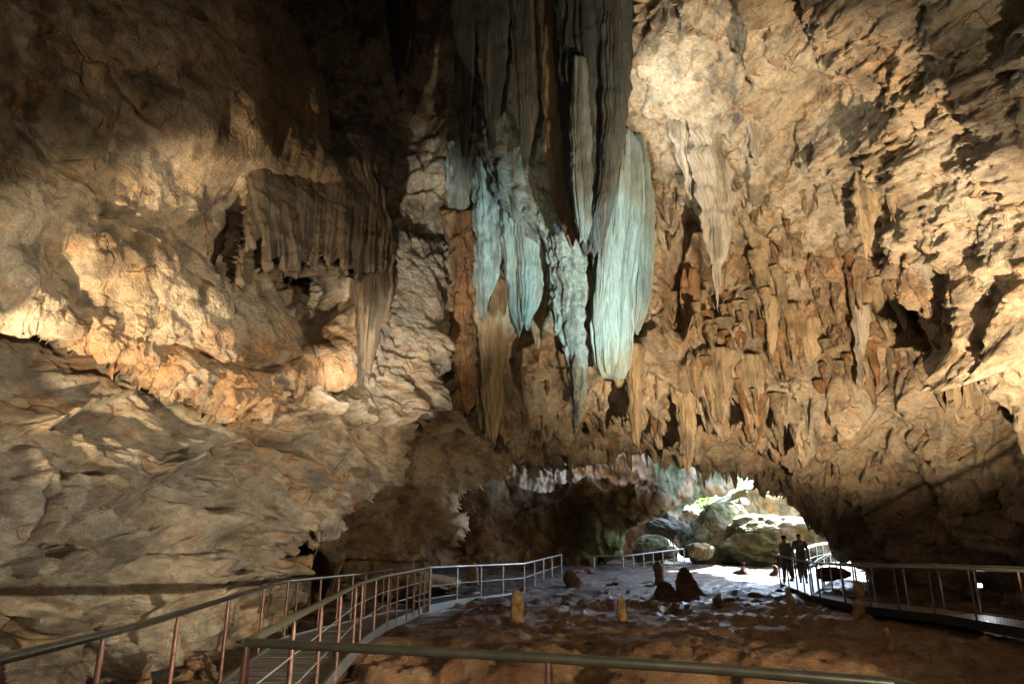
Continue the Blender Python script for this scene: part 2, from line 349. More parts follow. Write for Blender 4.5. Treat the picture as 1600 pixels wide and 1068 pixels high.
def v_disp(p, n, px, py):
    L = p / np.array([3.6, 3.6, 3.6])
    d = fbm(L, 3) * 1.1
    slab = ss(1150, 1400, px) * ss(560, 250, py) + .35
    a = (p @ np.array([.62, .2, -.75])); q = np.stack([a / .55, (p @ np.array([.7, -.5, .5])) / 2.6, p[:, 1] / 2.6], 1)
    d += ridged(q, 5, .6) * .15 * slab
    slb = ss(1000, 1120, px) * ss(430, 330, py - 260 * ss(1360, 1480, px))
    f = facets(p / 1.5 + .25 * fbm(p / .9, 2)[:, None], .8, .5) * (1 - .62 * slb)
    d += f * (.5 + .2 * ss(900, 600, px))
    d += facets(p / .7 + 4, .6, .45) * .13
    for L_ in ([(880,600),(1000,572),(1100,590),(1200,605),(1290,640),(1360,625)], .9, 46), ([(1380,425),(1460,352),(1540,312),(1640,285)], .45, 60), ([(1430,545),(1480,600),(1560,565),(1680,520)], 1.3, 60), ([(1060,690),(1180,650),(1290,700),(1400,760)], .5, 50), ([(1150,640),(1260,720),(1350,800),(1440,880)], .5, 40), ([(560,540),(640,590),(720,560)], .6, 40), ([(620,690),(700,670),(780,650),(860,670)], .7, 40), ([(480,790),(600,770),(700,740)], .7, 40), ([(1000,110),(1090,190),(1200,215)], .6, 50), ([(1180,140),(1300,60),(1420,20)], .4, 60), ([(1250,260),(1400,215),(1500,130),(1640,90)], .35, 50):
        d += ledge(px, py, L_[0], L_[1], L_[2], p)
    zone = ss(1000, 1080, px) * ss(1560, 1400, px) * ss(330, 430, py) * ss(700, 600, py)
    zone = np.maximum(zone, ss(700, 780, px) * ss(1300, 1180, px) * ss(560, 620, py) * ss(700, 650, py) * .75)
    zone = np.maximum(zone, blob(px, py, 1100, 340, 160, 160) * .7)
    d += billow(p / 1.1, 5, .58) * .62 * zone - .1 * zone
    d += (fbm(p / .42, 4, .65) * .085)
    sl = ss(1000, 1120, px) * ss(430, 330, py - 260 * ss(1360, 1480, px))
    d += -.5 * ss(.30, .42, fbm(p / 1.35 + 31, 3)) * ss(500, 800, px) * (1 - .5 * zone) * (1 - .75 * sl)
    d *= 1 - .55 * blob(px, py, 1030, 150, 130, 130)
    rb = px - 1215 - 30 * fbm(p / 1.5 + 44, 3); d += .8 * ss(-50, 0, rb) * ss(22, 0, rb) * ss(330, 250, py)
    hol = blob(px, py, 850, 560, 60, 75); d -= 2.2 * hol
    d -= .9 * blob(px, py, 670, 340, 40, 60)
    d -= 1.7 * ss(775, 850, py + 14 * fbm(p / 1.4 + 23, 3)) * ss(705, 630, px)
    out = n * d[:, None]
    w = p + .25 * np.stack([fbm(p / 1.2, 3), fbm(p / 1.2 + 9, 3), 0 * px], 1)
    dr = drips(w, 1.25, 1.9, 1.2) * zone + drips(w + 5, .55, .85) * zone + drips(w + 3, .27, .45) * zone + drips(w + 8, .9, .7) * ss(740, 700, py) * .25
    lip = ss(640, 715, py) * ss(1240, 1180, px) * ss(760, 850, px)
    dr = dr + drips(w + 2, .62, .7) * lip + drips(w + 2, .6, .35) * ss(1150, 1220, px) * ss(1340, 1320, px) * ss(720, 780, py)
    # the upper slab ends in a ledge; the cluster hangs in the recess below it
    ed = (py - np.interp(px, [900, 1080, 1250, 1420, 1490, 1620], [300, 335, 400, 440, 560, 640])) + 30 * fbm(p / 1.6 + 70, 3)
    rec = ss(-14, 14, ed) * ss(230, 60, ed) * ss(1010, 1070, px) * ss(1640, 1540, px)
    out = out - n * (1.3 * rec)[:, None]
    return out + DOWN * dr[:, None]
def v_col(p, n, px, py, lap):
    a = fbm(p / 2.2 + 3, 4); b = fbm(p / .8 + 11, 4); c = fbm(p / 5 + 21, 3)
    col = lerp3(CREAM, TAN, ss(-.4, .6, a))
    col = blend(col, ORANGE * 1.1, ss(.05, .6, c + .4 * b) * .3 * ss(900, 1100, px))
    col = blend(col, PALE * .9, .5 * ss(420, 250, py) * ss(960, 1050, px) * ss(-.4, .4, -c))
    col = blend(col, ORANGE, .62 * ss(330, 420, py) * ss(620, 500, py) * ss(960, 1040, px) * ss(1600, 1350, px) * ss(-.6, .3, a))
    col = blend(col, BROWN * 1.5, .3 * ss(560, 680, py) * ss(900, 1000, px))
    col = blend(col, ORANGE * .9, .9 * blob(px + 12 * b, py, 722, 420, 28, 110))
    col = blend(col, PALE, .75 * blob(px, py, 1010, 150, 120, 150))
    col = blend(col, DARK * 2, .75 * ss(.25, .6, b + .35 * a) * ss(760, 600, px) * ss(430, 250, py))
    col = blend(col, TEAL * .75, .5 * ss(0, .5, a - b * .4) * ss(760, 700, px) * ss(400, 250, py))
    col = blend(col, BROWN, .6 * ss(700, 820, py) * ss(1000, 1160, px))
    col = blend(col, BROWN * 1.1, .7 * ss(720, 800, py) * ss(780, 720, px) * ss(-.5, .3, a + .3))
    col = blend(col, TAN * 1.0, .6 * ss(620, 660, py) * ss(745, 715, py) * ss(640, 700, px) * ss(980, 900, px))
    col = blend(col, GREY * .9, .3 * ss(.1, .5, -b))
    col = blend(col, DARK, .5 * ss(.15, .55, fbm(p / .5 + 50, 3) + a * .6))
    return col * (1 + .25 * b[:, None])
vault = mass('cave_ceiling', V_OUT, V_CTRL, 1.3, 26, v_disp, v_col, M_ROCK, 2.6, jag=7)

# -- the bulging rock at the upper left
B_CTRL = [(-120,450,6.6),(0,480,7.4),(0,200,7.2),(0,0,6.8),(200,560,9.6),(400,620,13),(300,400,10.2),(400,260,11),(300,100,9.2),(500,300,12.6),(600,440,14.6),(560,560,15),(450,100,12.8),(450,-100,12.5),(380,500,11.6),(450,470,17),(430,440,16.4),(490,520,16.4),(520,560,15),(330,560,11),(100,400,8.3),(200,300,9)]
B_OUT = [(-140,-150),(420,-150),(432,-60,1),(470,60,1),(520,200,1),(572,290,1),(603,380,1),(614,440,1),(598,490,1),(572,540,1),(540,588,1),(490,592,1),(440,604,1),(405,640,1),(350,636,1),(280,610,1),(200,573,1),(100,530,1),(0,492,1),(-140,440)]
def b_disp(p, n, px, py):
    d = fbm(p / 2.6 + 7, 3) * .4
    q = p + .18 * np.stack([fbm(p / .8, 3), fbm(p / .8 + 5, 3), fbm(p / .8 + 8, 3)], 1)
    smooth = blob(px, py, 330, 200, 130, 130) + ss(390, 440, px)
    smooth = np.clip(smooth, 0, 1)
    f1, f2, r, off = worley(q / .85)
    lumps = (np.sqrt(np.clip(1 - (f1 / .85) ** 2, 0, 1)) - .6) * .42
    f1b, f2b, rb, _ = worley(q / .33 + 3)
    lumps += (np.sqrt(np.clip(1 - (f1b / .85) ** 2, 0, 1)) - .6) * .14
    d += lumps * (1 - .85 * smooth)
    d += fbm(p / .3, 4, .6) * .05 * (1 - .6 * smooth)
    rough = ss(500, 560, py + (px - 330) * -.2) * ss(60, 160, px) * ss(500, 440, px)
    d += (billow(p / .28, 4, .6) - .4) * .30 * rough
    # a crack that runs down to the right
    cr = np.abs((py - 250) - (px - 70) * .72 + 26 * fbm(p / .9, 3)); d -= .75 * ss(16, 2, cr) * ss(40, 90, px) * ss(330, 240, px)
    cr = np.abs((py - 540) + 14 * fbm(p / .6, 3) - (px - 250) * .18); d -= .5 * ss(14, 2, cr) * ss(250, 290, px) * ss(470, 430, px)
    cr = np.abs((py - 130) - (px - 190) * 1.3 + 20 * fbm(p / .9, 3)); d -= .3 * ss(9, 1, cr) * ss(170, 190, px) * ss(270, 230, px)
    # draped flowstone on the far side
    fl = ss(395, 430, px)
    d += fl * .03 * np.abs(np.sin((p[:, 0] * 1.0 + p[:, 1] * .55) * 9 + 2.5 * fbm(p / 1.1, 2))) * 1.6
    return n * d[:, None]
def b_col(p, n, px, py, lap):
    a = fbm(p / 1.6 + 3, 4); b = fbm(p / .6 + 11, 4)
    col = lerp3(CREAM, TAN, ss(-.4, .6, a))
    col = blend(col, ORANGE * 1.2, .75 * ss(-.2, .4, b + .3) * ss(480, 560, py) * ss(50, 150, px))
    col = blend(col, PALE * np.array([1, .93, .85]), .6 * blob(px, py, 300, 470, 150, 70) * ss(-.4, .3, b))
    col = blend(col, TAN * .85, .6 * blob(px, py, 340, 200, 120, 150))
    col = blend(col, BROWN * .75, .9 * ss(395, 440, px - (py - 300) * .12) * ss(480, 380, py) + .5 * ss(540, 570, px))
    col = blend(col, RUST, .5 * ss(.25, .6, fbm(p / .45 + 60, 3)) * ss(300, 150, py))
    col = blend(col, DARK, .55 * ss(.2, .6, fbm(p / .5 + 50, 3) + a * .5))
    return col * (1 + .22 * b[:, None])
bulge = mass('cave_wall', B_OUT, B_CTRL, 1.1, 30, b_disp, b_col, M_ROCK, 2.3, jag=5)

# -- the bedded wall at the lower left, with the pale buttress behind the bulge
W_CTRL = [(-120,560,8),(0,560,10),(0,800,9.4),(0,1060,9.7),(330,1010,12.8),(425,965,16.5),(200,700,12),(400,650,15),(500,820,17),(620,700,18.6),(650,450,20.2),(600,380,20.5),(560,600,17.5),(440,860,16.5),(200,900,11),(-120,1060,8.6),(300,500,13)]
W_OUT = [(-140,420),(300,470),(540,420),(590,372),(640,360,1),(688,376,1),(704,400,1),(703,450,1),(690,500,1),(700,545,1),(672,600,1),(645,650,1),(637,700,1),(634,740,1),(602,752,1),(566,775,1),(546,800,1),(513,832,1),(490,828,1),(468,842,1),(451,870,1),(443,900,1),(437,930,1),(426,965,1),(400,992,1),(396,1080),(300,1130),(-140,1190)]
def w_disp(p, n, px, py):
    d = fbm(p / 3 + 17, 3) * .45
    h = p @ STRATA + .5 * fbm(p / 2.2 + 4, 3)
    st = np.abs(((h / .62) % 1) - .5) * 2; st2 = ((h / .17) % 1)
    low = ss(560, 680, py + (px - 300) * .25) * (1 - .8 * ss(480, 580, px))
    d += (ss(.25, .6, st) - .5) * .30 * low + (st2 - .5) * .03 * low * (1 + 1.5 * fbm(p / 1.3 + 90, 2))
    sheer = np.stack([h / .5, (p @ np.array([.85, -.3, -.4])) / 2.2, p[:, 1] / 2.2], 1)
    d += ridged(sheer + 8, 4) * .10 * (.3 + low)
    right = ss(330, 450, px)
    d += facets(p / np.array([1.5, 1.2, .8]) + .25 * fbm(p / .9, 2)[:, None], .8, .6) * (.18 + .34 * right)
    d += facets(p / np.array([.6, .6, .36]) + 7, .7, .5) * (.07 + .07 * right)
    for L_ in ([(-60,890),(150,805),(290,728),(400,655),(450,640)], .8, 90), ([(0,905),(200,872),(330,845),(480,800)], .6, 46), ([(430,770),(520,722),(600,745),(650,720)], .7, 46), ([(430,690),(520,640),(600,660),(680,610)], .6, 40), ([(250,940),(340,925),(450,885)], .5, 36), ([(0,700),(120,640),(240,590)], .35, 60), ([(60,985),(200,965),(420,925)], .5, 30):
        d += ledge(px, py, L_[0], L_[1], L_[2], p)
    pale = blob(px, py, 645, 450, 75, 110)
    d *= (1 - .8 * pale)
    d += fbm(p / .35, 4, .6) * .055
    d -= .55 * ss(.28, .42, fbm(p / 1.1 + 31, 3)) * (1 - pale)
    fr = ss(500, 540, px) * ss(560, 600, py) * ss(720, 640, py)
    out = n * d[:, None]
    dr = drips(p, .5, .6) * fr
    # the undercut along its foot
    return out + DOWN * dr[:, None]
def w_col(p, n, px, py, lap):
    a = fbm(p / 1.8 + 3, 4); b = fbm(p / .6 + 11, 4)
    h = p @ STRATA + .5 * fbm(p / 2.2 + 4, 3)
    col = lerp3(CREAM * .98, GREY * 1.2, ss(-.35, .5, a + .3 * ss(480, 300, px)))
    band = fbm(np.stack([h / .5, p[:, 1] / 5, p[:, 0] / 5], 1) + 8, 3)
    col = blend(col, TAN * .9, .6 * ss(-.1, .5, band))
    col = blend(col, ORANGE, .6 * ss(.15, .55, b + .5 * band) * ss(300, 420, px))
    col = blend(col, BROWN, .6 * ss(-.2, .5, a + .2) * ss(860, 960, py) * ss(520, 400, px))
    col = blend(col, BROWN * 1.1, .55 * ss(-.2, .4, a) * blob(px, py, 90, 570, 260, 110))
    col = blend(col, PALE, .8 * blob(px, py, 645, 440, 75, 110))
    col = blend(col, DARK * 1.6, .5 * ss(.2, .6, fbm(p / .45 + 50, 3) + a * .5))
    return col * (1 + .22 * b[:, None])
wall = mass('cave_wall_bedded', W_OUT, W_CTRL, 1.0, 24, w_disp, w_col, M_LEDGE, 2.4, jag=7)

# -- far chamber: the dark undercut wall with the overhanging brown tongue
F_CTRL = [(640,720,46),(640,880,45),(760,800,50),(760,870,47),(900,760,47),(960,800,44),(1020,780,43),(900,860,47.5),(960,850,46),(820,740,52)]
F_OUT = [(600,690),(740,718),(790,758,1),(870,762,1),(940,756,1),(985,752,1),(1015,764,1),(1034,776,1),(1036,790,1),(1018,806,1),(1004,828,1),(978,852,1),(956,866,1),(936,872,1),(930,905),(600,915)]
def f_disp(p, n, px, py):
    d = fbm(p / 4 + 2, 3) * .9 + facets(p / 2.6 + .2 * fbm(p, 2)[:, None], .9, .7) * .55 + facets(p / 1.1 + 3, .8, .4) * .22 + fbm(p / .8, 4) * .14
    hollow = ss(760, 700, px) * ss(860, 800, py)
    return n * (d - 2.5 * hollow)[:, None]
def f_col(p, n, px, py, lap):
    a = fbm(p / 3 + 3, 4); b = fbm(p / 1.2 + 11, 4)
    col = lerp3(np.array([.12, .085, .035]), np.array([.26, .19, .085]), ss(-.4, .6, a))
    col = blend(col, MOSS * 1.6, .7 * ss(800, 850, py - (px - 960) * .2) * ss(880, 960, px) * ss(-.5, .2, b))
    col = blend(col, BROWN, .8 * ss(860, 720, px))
    return col * (1 + .3 * b[:, None])
far = mass('cave_wall_far', F_OUT, F_CTRL, 2.2, 24, f_disp, f_col, M_FAR, 1.6, jag=5)

# -- the outer wall of the cave with the mouth, behind everything
E_CTRL = [(300,750,50),(700,800,56),(820,740,56),(930,735,57),(1050,770,55),(1140,760,56),(1180,500,54),(1050,600,54),(600,600,52),(800,870,58)]
E_OUT = [(-300,350),(1120,350,1),(1190,500,1),(1178,700,1),(1146,758,1),(1120,768,1),(1090,778,1),(1070,788,1),(1060,802,1),(1048,835,1),(1040,870,1),(1032,905),(-300,930)]
def e_disp(p, n, px, py):
    d = fbm(p / 4 + 12, 3) * .5 + facets(p / 2.4 + 5, .9, .7) * .4 + fbm(p / .9, 4) * .18 + ridged(np.stack([p[:, 0] / .8, p[:, 1] / .8, p[:, 2] / 4], 1), 3) * .22
    return n * d[:, None] + DOWN * (drips(p, 1.0, .9) * ss(800, 760, py) * ss(1090, 1040, px))[:, None]
def e_col(p, n, px, py, lap):
    a = fbm(p / 3 + 3, 4); b = fbm(p / 1.2 + 11, 4)
    col = lerp3(PALE * .9, TAN, ss(-.3, .6, a))
    col = blend(col, np.array([.10, .19, .13]), .85 * ss(1000, 1030, px) * ss(-.7, .1, a + b * .4))
    return col * (1 + .3 * b[:, None])
outer = mass('cave_mouth_wall', E_OUT, E_CTRL, 1.5, 16, e_disp, e_col, M_FAR, 2.2, jag=4)

# -- the mountain the cave lies in: sides, back and roof that keep the daylight out
def shell():
    V = []; F = []
    ys = np.linspace(-16, 34, 32); th = np.linspace(-.12, math.pi + .12, 34)
    for y in ys:
        for t in th:
            V.append((34 * math.cos(t), y, -1.5 + 30 * math.sin(t)))
    V = np.array(V); d = fbm(V / 6, 4) * 2.0
    V = V + np.stack([-np.cos(np.tile(th, len(ys))) * d, 0 * d, -np.sin(np.tile(th, len(ys))) * d], 1)
    n = len(th)
    for i in range(len(ys) - 1):
        for j in range(n - 1): F.append((i * n + j, i * n + j + 1, (i + 1) * n + j + 1, (i + 1) * n + j))
    F.append(tuple(range(n)))
    o = mesh_obj('hill', V, F, M_ROCK, col=np.tile(BROWN * 1.2, (len(V), 1)))
    o['kind'] = 'structure'
shell()
def hill_face():
    """the rock face over the inner arch, and the unseen roof of the side chamber, stretched to keep sun off the floor"""
    V = []; F = []; ring = np.linspace(-.12, math.pi + .12, 40); n = len(ring)
    for t in ring: V.append((36 * math.cos(t), 33.6, -1.5 + 33 * math.sin(t)))
    for t in ring: V.append((5.5 + 13.5 * math.cos(t), 33.2, -1.5 + 9.2 * math.sin(t)))
    for j in range(n - 1): F.append((j, j + 1, n + j + 1, n + j))
    o = mesh_obj('hill_face', np.array(V), F, M_ROCK, col=np.tile(BROWN * 1.3, (2 * n, 1)), smooth=False); o['kind'] = 'structure'
    gx = np.linspace(-34, 16, 50); gy = np.linspace(33.3, 62, 30); X, Y = np.meshgrid(gx, gy)  # unseen roof, extended to block the sun from the floor beyond the arch
    p = np.stack([X.ravel(), Y.ravel(), 0 * X.ravel()], 1)
    p[:, 2] = 10.5 + fbm(p / 3, 4) * 1.2 - 8 * ss(-24, -33, p[:, 0]) - drips(p, 1.1, 1.2)
    I = np.arange(X.size).reshape(X.shape); F = np.stack([I[:-1, :-1], I[1:, :-1], I[1:, 1:], I[:-1, 1:]], -1).reshape(-1, 4)
    cen = p[F].mean(1); F = F[~((cen[:, 0] > 6 + 1.2 * np.sin(cen[:, 1])) & (cen[:, 1] > 48 + np.sin(cen[:, 0] * 2)))]
    o = mesh_obj('cave_ceiling_sunshade', p, F, M_FAR, col=np.tile(TAN * .9, (len(p), 1))); o['kind'] = 'structure'
hill_face()

# -- ground
def ground_base(x, y):
    z = np.interp(y, [-20, 3, 8.5, 12.0, 13.5, 22, 32, 45, 62, 80, 140], [-.9, -.95, -.98, -.90, -.20, -.10, .12, .45, .8, 1.5, 4])
    z = z + .45 * ss(2.5, 7, x) * ss(13, 9, y) * ss(4, 7, y)          # the bank on the right comes nearer
    z = z - .35 * ss(-2.2, -3.2, x) * ss(16, 10, y) * 0
    return z
def ground():
    ys = [-18, -12, -7, -3, 0, 1.5]
    y = 1.9
    while y < 150: ys.append(y); y *= 1.0105
    ys = np.array(ys)
    s = np.concatenate([np.linspace(-9, -1.3, 24)[:-1], np.linspace(-1.3, 1.3, 360), np.linspace(1.3, 9, 24)[1:]])
    Y, S = np.meshgrid(ys, s, indexing='ij'); X = S * np.maximum(np.abs(Y) * .82, 5)
    p = np.stack([X.ravel(), Y.ravel(), 0 * X.ravel()], 1)
    x, y = p[:, 0], p[:, 1]
    wy = y + 1.3 * fbm(p / 2.4, 3)
    z = ground_base(x, wy)
    near = ss(70, 20, y)
    z += fbm(p / 3.1 + 2, 4) * .14 + facets(p / 1.3 + .35 * fbm(p / .7, 3)[:, None], .35, .22) * .13 * near
    # ripples and rimstone that run across
    q = np.stack([x / 2.6, y / .75, 0 * x], 1)
    z += (ridged(q * 1.3 + .5 * fbm(p / .9, 3)[:, None], 5, .6) * .020) * near
    z += billow(p / .55, 4) * .07 * ss(.0, .5, fbm(p / 2.8 + 8, 3) + .1) * near
    z += fbm(p / .3, 4, .6) * .022 * near
    rm_ = fbm(p / np.array([2.2, 1.0, 1]) + 71, 3); z += .085 * np.exp(-(rm_ / .07) ** 2) * ss(7, 9, y) * ss(40, 26, y)
    z -= .10 * ss(.05, .35, rm_) * ss(7, 9, y) * ss(30, 20, y)
    z += .05 * facets(p / .5 + .4 * fbm(p / .4, 2)[:, None], .7, .5) * ss(.05, .4, fbm(p / 1.9 + 55, 3)) * near
    # broken reddish mound by the walkway
    m = ss(-2.3, -1.5, x) * ss(1.6, -.4, x) * ss(5.5, 6.6, y) * ss(13.5, 10, y)
    z += m * (.32 + .5 * facets(p / np.array([.75, .75, 1]) + .3 * fbm(p / .6, 2)[:, None], 1.0, .5) + .12 * billow(p / .3, 3))
    # lumps in rows
    f1, f2, r, off = worley(p / np.array([.55, .55, 1]))
    z += np.clip(.45 - f1, 0, 1) * .30 * (r[:, 0] > .72) * ss(.05, .35, fbm(p / 4 + 33, 2)) * ss(60, 40, y) * ss(5, 7, y)
    z = np.where((x < -1.6) & (x > -3.6) & (y < 23), np.minimum(z, -.12), z)
    z += 2 * ss(58, 130, y)
    p[:, 2] = z
    a = fbm(p / 1.7 + 3, 4); b = fbm(p / .5 + 11, 4)
    col = lerp3(np.array([.20, .095, .042]), np.array([.30, .175, .09]), ss(-.3, .5, a))
    col = blend(col, np.array([.20, .125, .08]), .6 * ss(14, 20, y))
    col = blend(col, np.array([.085, .05, .03]), .6 * ss(.1, .5, b + a * .3))
    col = blend(col, np.array([.36, .25, .15]), .55 * ss(.1, .5, fbm(p / 1.1 + 81, 4)))
    col = blend(col, np.array([.25, .11, .045]), .8 * m)
    col = blend(col, np.array([.10, .16, .05]), ss(64, 74, y))
    col = blend(col, np.array([.055, .042, .036]), .85 * ss(22, 30, y) * ss(54, 50, y))  # mud colour darkened here to tone down the white sunlit patch
    col *= (1 + .25 * b[:, None])
    ny, ns = Y.shape; I = np.arange(ny * ns).reshape(ny, ns)
    F = np.stack([I[:-1, :-1], I[:-1, 1:], I[1:, 1:], I[1:, :-1]], -1).reshape(-1, 4)
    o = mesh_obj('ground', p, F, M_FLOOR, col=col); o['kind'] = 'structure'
    wet = np.clip(.9 * ss(13, 19, wy) + .5 * ss(.0, .4, fbm(p / 2.2 + 15, 3)) * ss(16, 10, y) * ss(9, 4, x - .30 * (y - 14)) + m * .9 + .8 * ss(24, 28, y), 0, 1)
    at = o.data.attributes.new('Wet', 'FLOAT', 'POINT'); at.data.foreach_set('value', wet.astype(np.float32))
    return ys, s, z.reshape(ny, ns)
GY, GS, GZ = ground()
def gz(x, y):
    i = int(np.clip(np.searchsorted(GY, y) - 1, 0, len(GY) - 2)); sv = x / max(abs(y) * .82, 5)
    j = int(np.clip(np.searchsorted(GS, sv) - 1, 0, len(GS) - 2))
    return float(GZ[i:i + 2, j:j + 2].mean())
def gpix(px, py):
    """the spot on the ground a pixel's ray meets"""
    a, b = ray(px, py)
    for Y in np.arange(4, 90, .05):
        if CAM_Z + b * Y <= gz(a * Y, Y): return Vector((float(a * Y), float(Y), gz(a * Y, Y)))
    return Vector((float(a * 60), 60., gz(a * 60, 60)))

m_ = (np.abs(vault.px - 975) < 12) & (np.abs(vault.py - 195) < 25)
FLOODS.append((tuple(P(957, 205, np.median(vault.P[m_, 1]) - 2.4)), (1150, 130, 19), 62, (1, .93, .76), 160, .6, .06, 'floodlight hidden behind the tall dark curtain'))
for f in FLOODS: floodlight(f[0], P(f[1][0], f[1][1], f[1][2]), f[2], f[3], f[4], f[5], f[6], f[7])
# ---------------------------------------------------------------- hanging formations
def drape(name, label, cat, group, rows, Y, col, thick=.55, flutes=9, amp=.14, nseg=132, rough=.05, twist=.5, lean=0., dz=.05, mat=None, fringe=.5, power=1., moss=0., stain=.4, ragged=.07, steps=.05, crisp=0.):
    """a hanging curtain or column: rows of (py, left px, right px), flutes that run down and end at different heights"""
    rows = sorted(rows); ry = np.array([r[0] for r in rows], float)
    n = int(max(14, (ry[-1] - ry[0]) / 3.2)); t = np.linspace(0, 1, n)
    py = ry[0] + (ry[-1] - ry[0]) * t
    xl = np.interp(py, ry, [r[1] for r in rows]); xr = np.interp(py, ry, [r[2] for r in rows])
    k = np.ones(5) / 5
    def smo(v): return np.convolve(np.pad(v, 2, mode='edge'), k, 'valid')
    xl, xr = smo(xl), smo(xr)
    Yr = Y + lean * t
    sd = random.random() * 90; wdt = np.maximum(xr - xl, 1)
    jl = fbm(np.stack([py / 26, 0 * py + sd, 0 * py], 1), 4); jr = fbm(np.stack([py / 26, 0 * py + sd + 30, 0 * py], 1), 4)
    xl = xl + jl * ragged * np.minimum(wdt, 60); xr = xr + jr * ragged * np.minimum(wdt, 60)
    L = P(xl, py, Yr); Rr = P(xr, py, Yr)
    cx = (L[:, 0] + Rr[:, 0]) / 2; a = np.maximum((Rr[:, 0] - L[:, 0]) / 2, .012); z = L[:, 2]
    amax = a.max(); b = np.minimum(a, .25 * amax + .6 * a) * thick + .02
    th = np.linspace(0, 2 * np.pi, nseg, endpoint=False)
    ph = random.random() * 50
    T, TH = np.meshgrid(t, th, indexing='ij')
    Z = np.repeat(z[:, None], nseg, 1)
    cyl = np.stack([np.cos(TH).ravel() * 2 + ph, np.sin(TH).ravel() * 2, Z.ravel() * .25], 1)
    wob = fbm(cyl, 3).reshape(T.shape)
    THw = TH + .42 * np.sin(2 * TH + ph) + .26 * np.sin(3 * TH + 2 * ph) + .12 * np.sin(5 * TH + ph * 3)
    merge = fbm(np.stack([np.cos(TH).ravel() * 3 + ph, np.sin(TH).ravel() * 3, Z.ravel() * .5], 1), 3).reshape(T.shape)
    lob = np.abs(np.sin(flutes * THw / 2 + twist * wob * 2.2)); lob2 = np.abs(np.sin(flutes * 1.31 * THw + 1 + wob * 3))
    lob = 1 - (1 - lob) * np.maximum(.55 + .45 * ss(-.3, .3, merge), crisp)
    prof = (1 - amp) + amp * lob ** (.7 + .7 * crisp) + amp * .35 * lob2 ** .8 + .16 * wob
    lay = ((Z + .5 * wob + .25 * merge) / 1.35) % 1; prof = prof + steps * (ss(0, .12, lay) * (1 - lay) - .3)
    X = cx[:, None] + a[:, None] * prof * np.cos(TH) / (1 + .15 * amp)
    YY = Yr[:, None] + b[:, None] * prof * np.sin(TH)
    zf = Z - (fringe * (lob - .5) + 1.6 * fringe * merge) * ss(.5, 1, T) * min(amax, 1.2)
    p = np.stack([X.ravel(), YY.ravel(), zf.ravel()], 1)
    out = np.stack([np.cos(TH).ravel(), np.sin(TH).ravel(), 0 * T.ravel()], 1)
    q = p * np.array([1, 1, .6])
    p = p + out * (fbm(q / .5 + ph, 4, .6) * rough * (1 + 0 * p[:, 0]))[:, None]
    st = fbm(np.stack([p[:, 0] / .35, p[:, 1] / .35, p[:, 2] / 3.5], 1) + ph, 4); bg_ = fbm(p / .9 + ph, 3)
    cc = lerp3(np.asarray(col), np.asarray(col) * .62, ss(-.3, .6, st))
    cc = blend(cc, DARK * 1.6, stain * ss(.15, .55, st * .6 + bg_ * .6))
    cc = blend(cc, TAN * .7, .30 * ss(.1, .6, fbm(np.stack([p[:, 0] / .22, p[:, 1] / .22, p[:, 2] / 6], 1) + ph + 40, 3)))
    if moss: cc = blend(cc, TEAL * .8, moss * ss(-.4, .3, bg_))
    V = np.concatenate([p, [[cx[0], Yr[0], z[0] + .02]], [[cx[-1], Yr[-1], z[-1] - a[-1] * .6]]]); cc = np.concatenate([cc, cc[:1], cc[-1:]])
    F = []
    for i in range(n - 1):
        for j in range(nseg):
            j2 = (j + 1) % nseg; F.append((i * nseg + j, (i + 1) * nseg + j, (i + 1) * nseg + j2, i * nseg + j2))
    top, bot = n * nseg, n * nseg + 1
    for j in range(nseg):
        j2 = (j + 1) % nseg; F.append((top, j, j2)); F.append((bot, (n - 1) * nseg + j2, (n - 1) * nseg + j))
    # own origin at the top
    org = np.array([cx[0], Yr[0], z[0]])
    o = mesh_obj(name, V - org, F, mat or M_FLOW, col=cc); o.location = org
    if label: tag(o, label, cat, group)
    return o
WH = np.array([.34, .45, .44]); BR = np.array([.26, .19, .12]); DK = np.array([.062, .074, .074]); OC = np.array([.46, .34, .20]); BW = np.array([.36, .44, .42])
CUR = 'large hanging curtains of the central cluster'
Yc = vault.f(np.array([975.]), np.array([240.]))[0] - 1.2
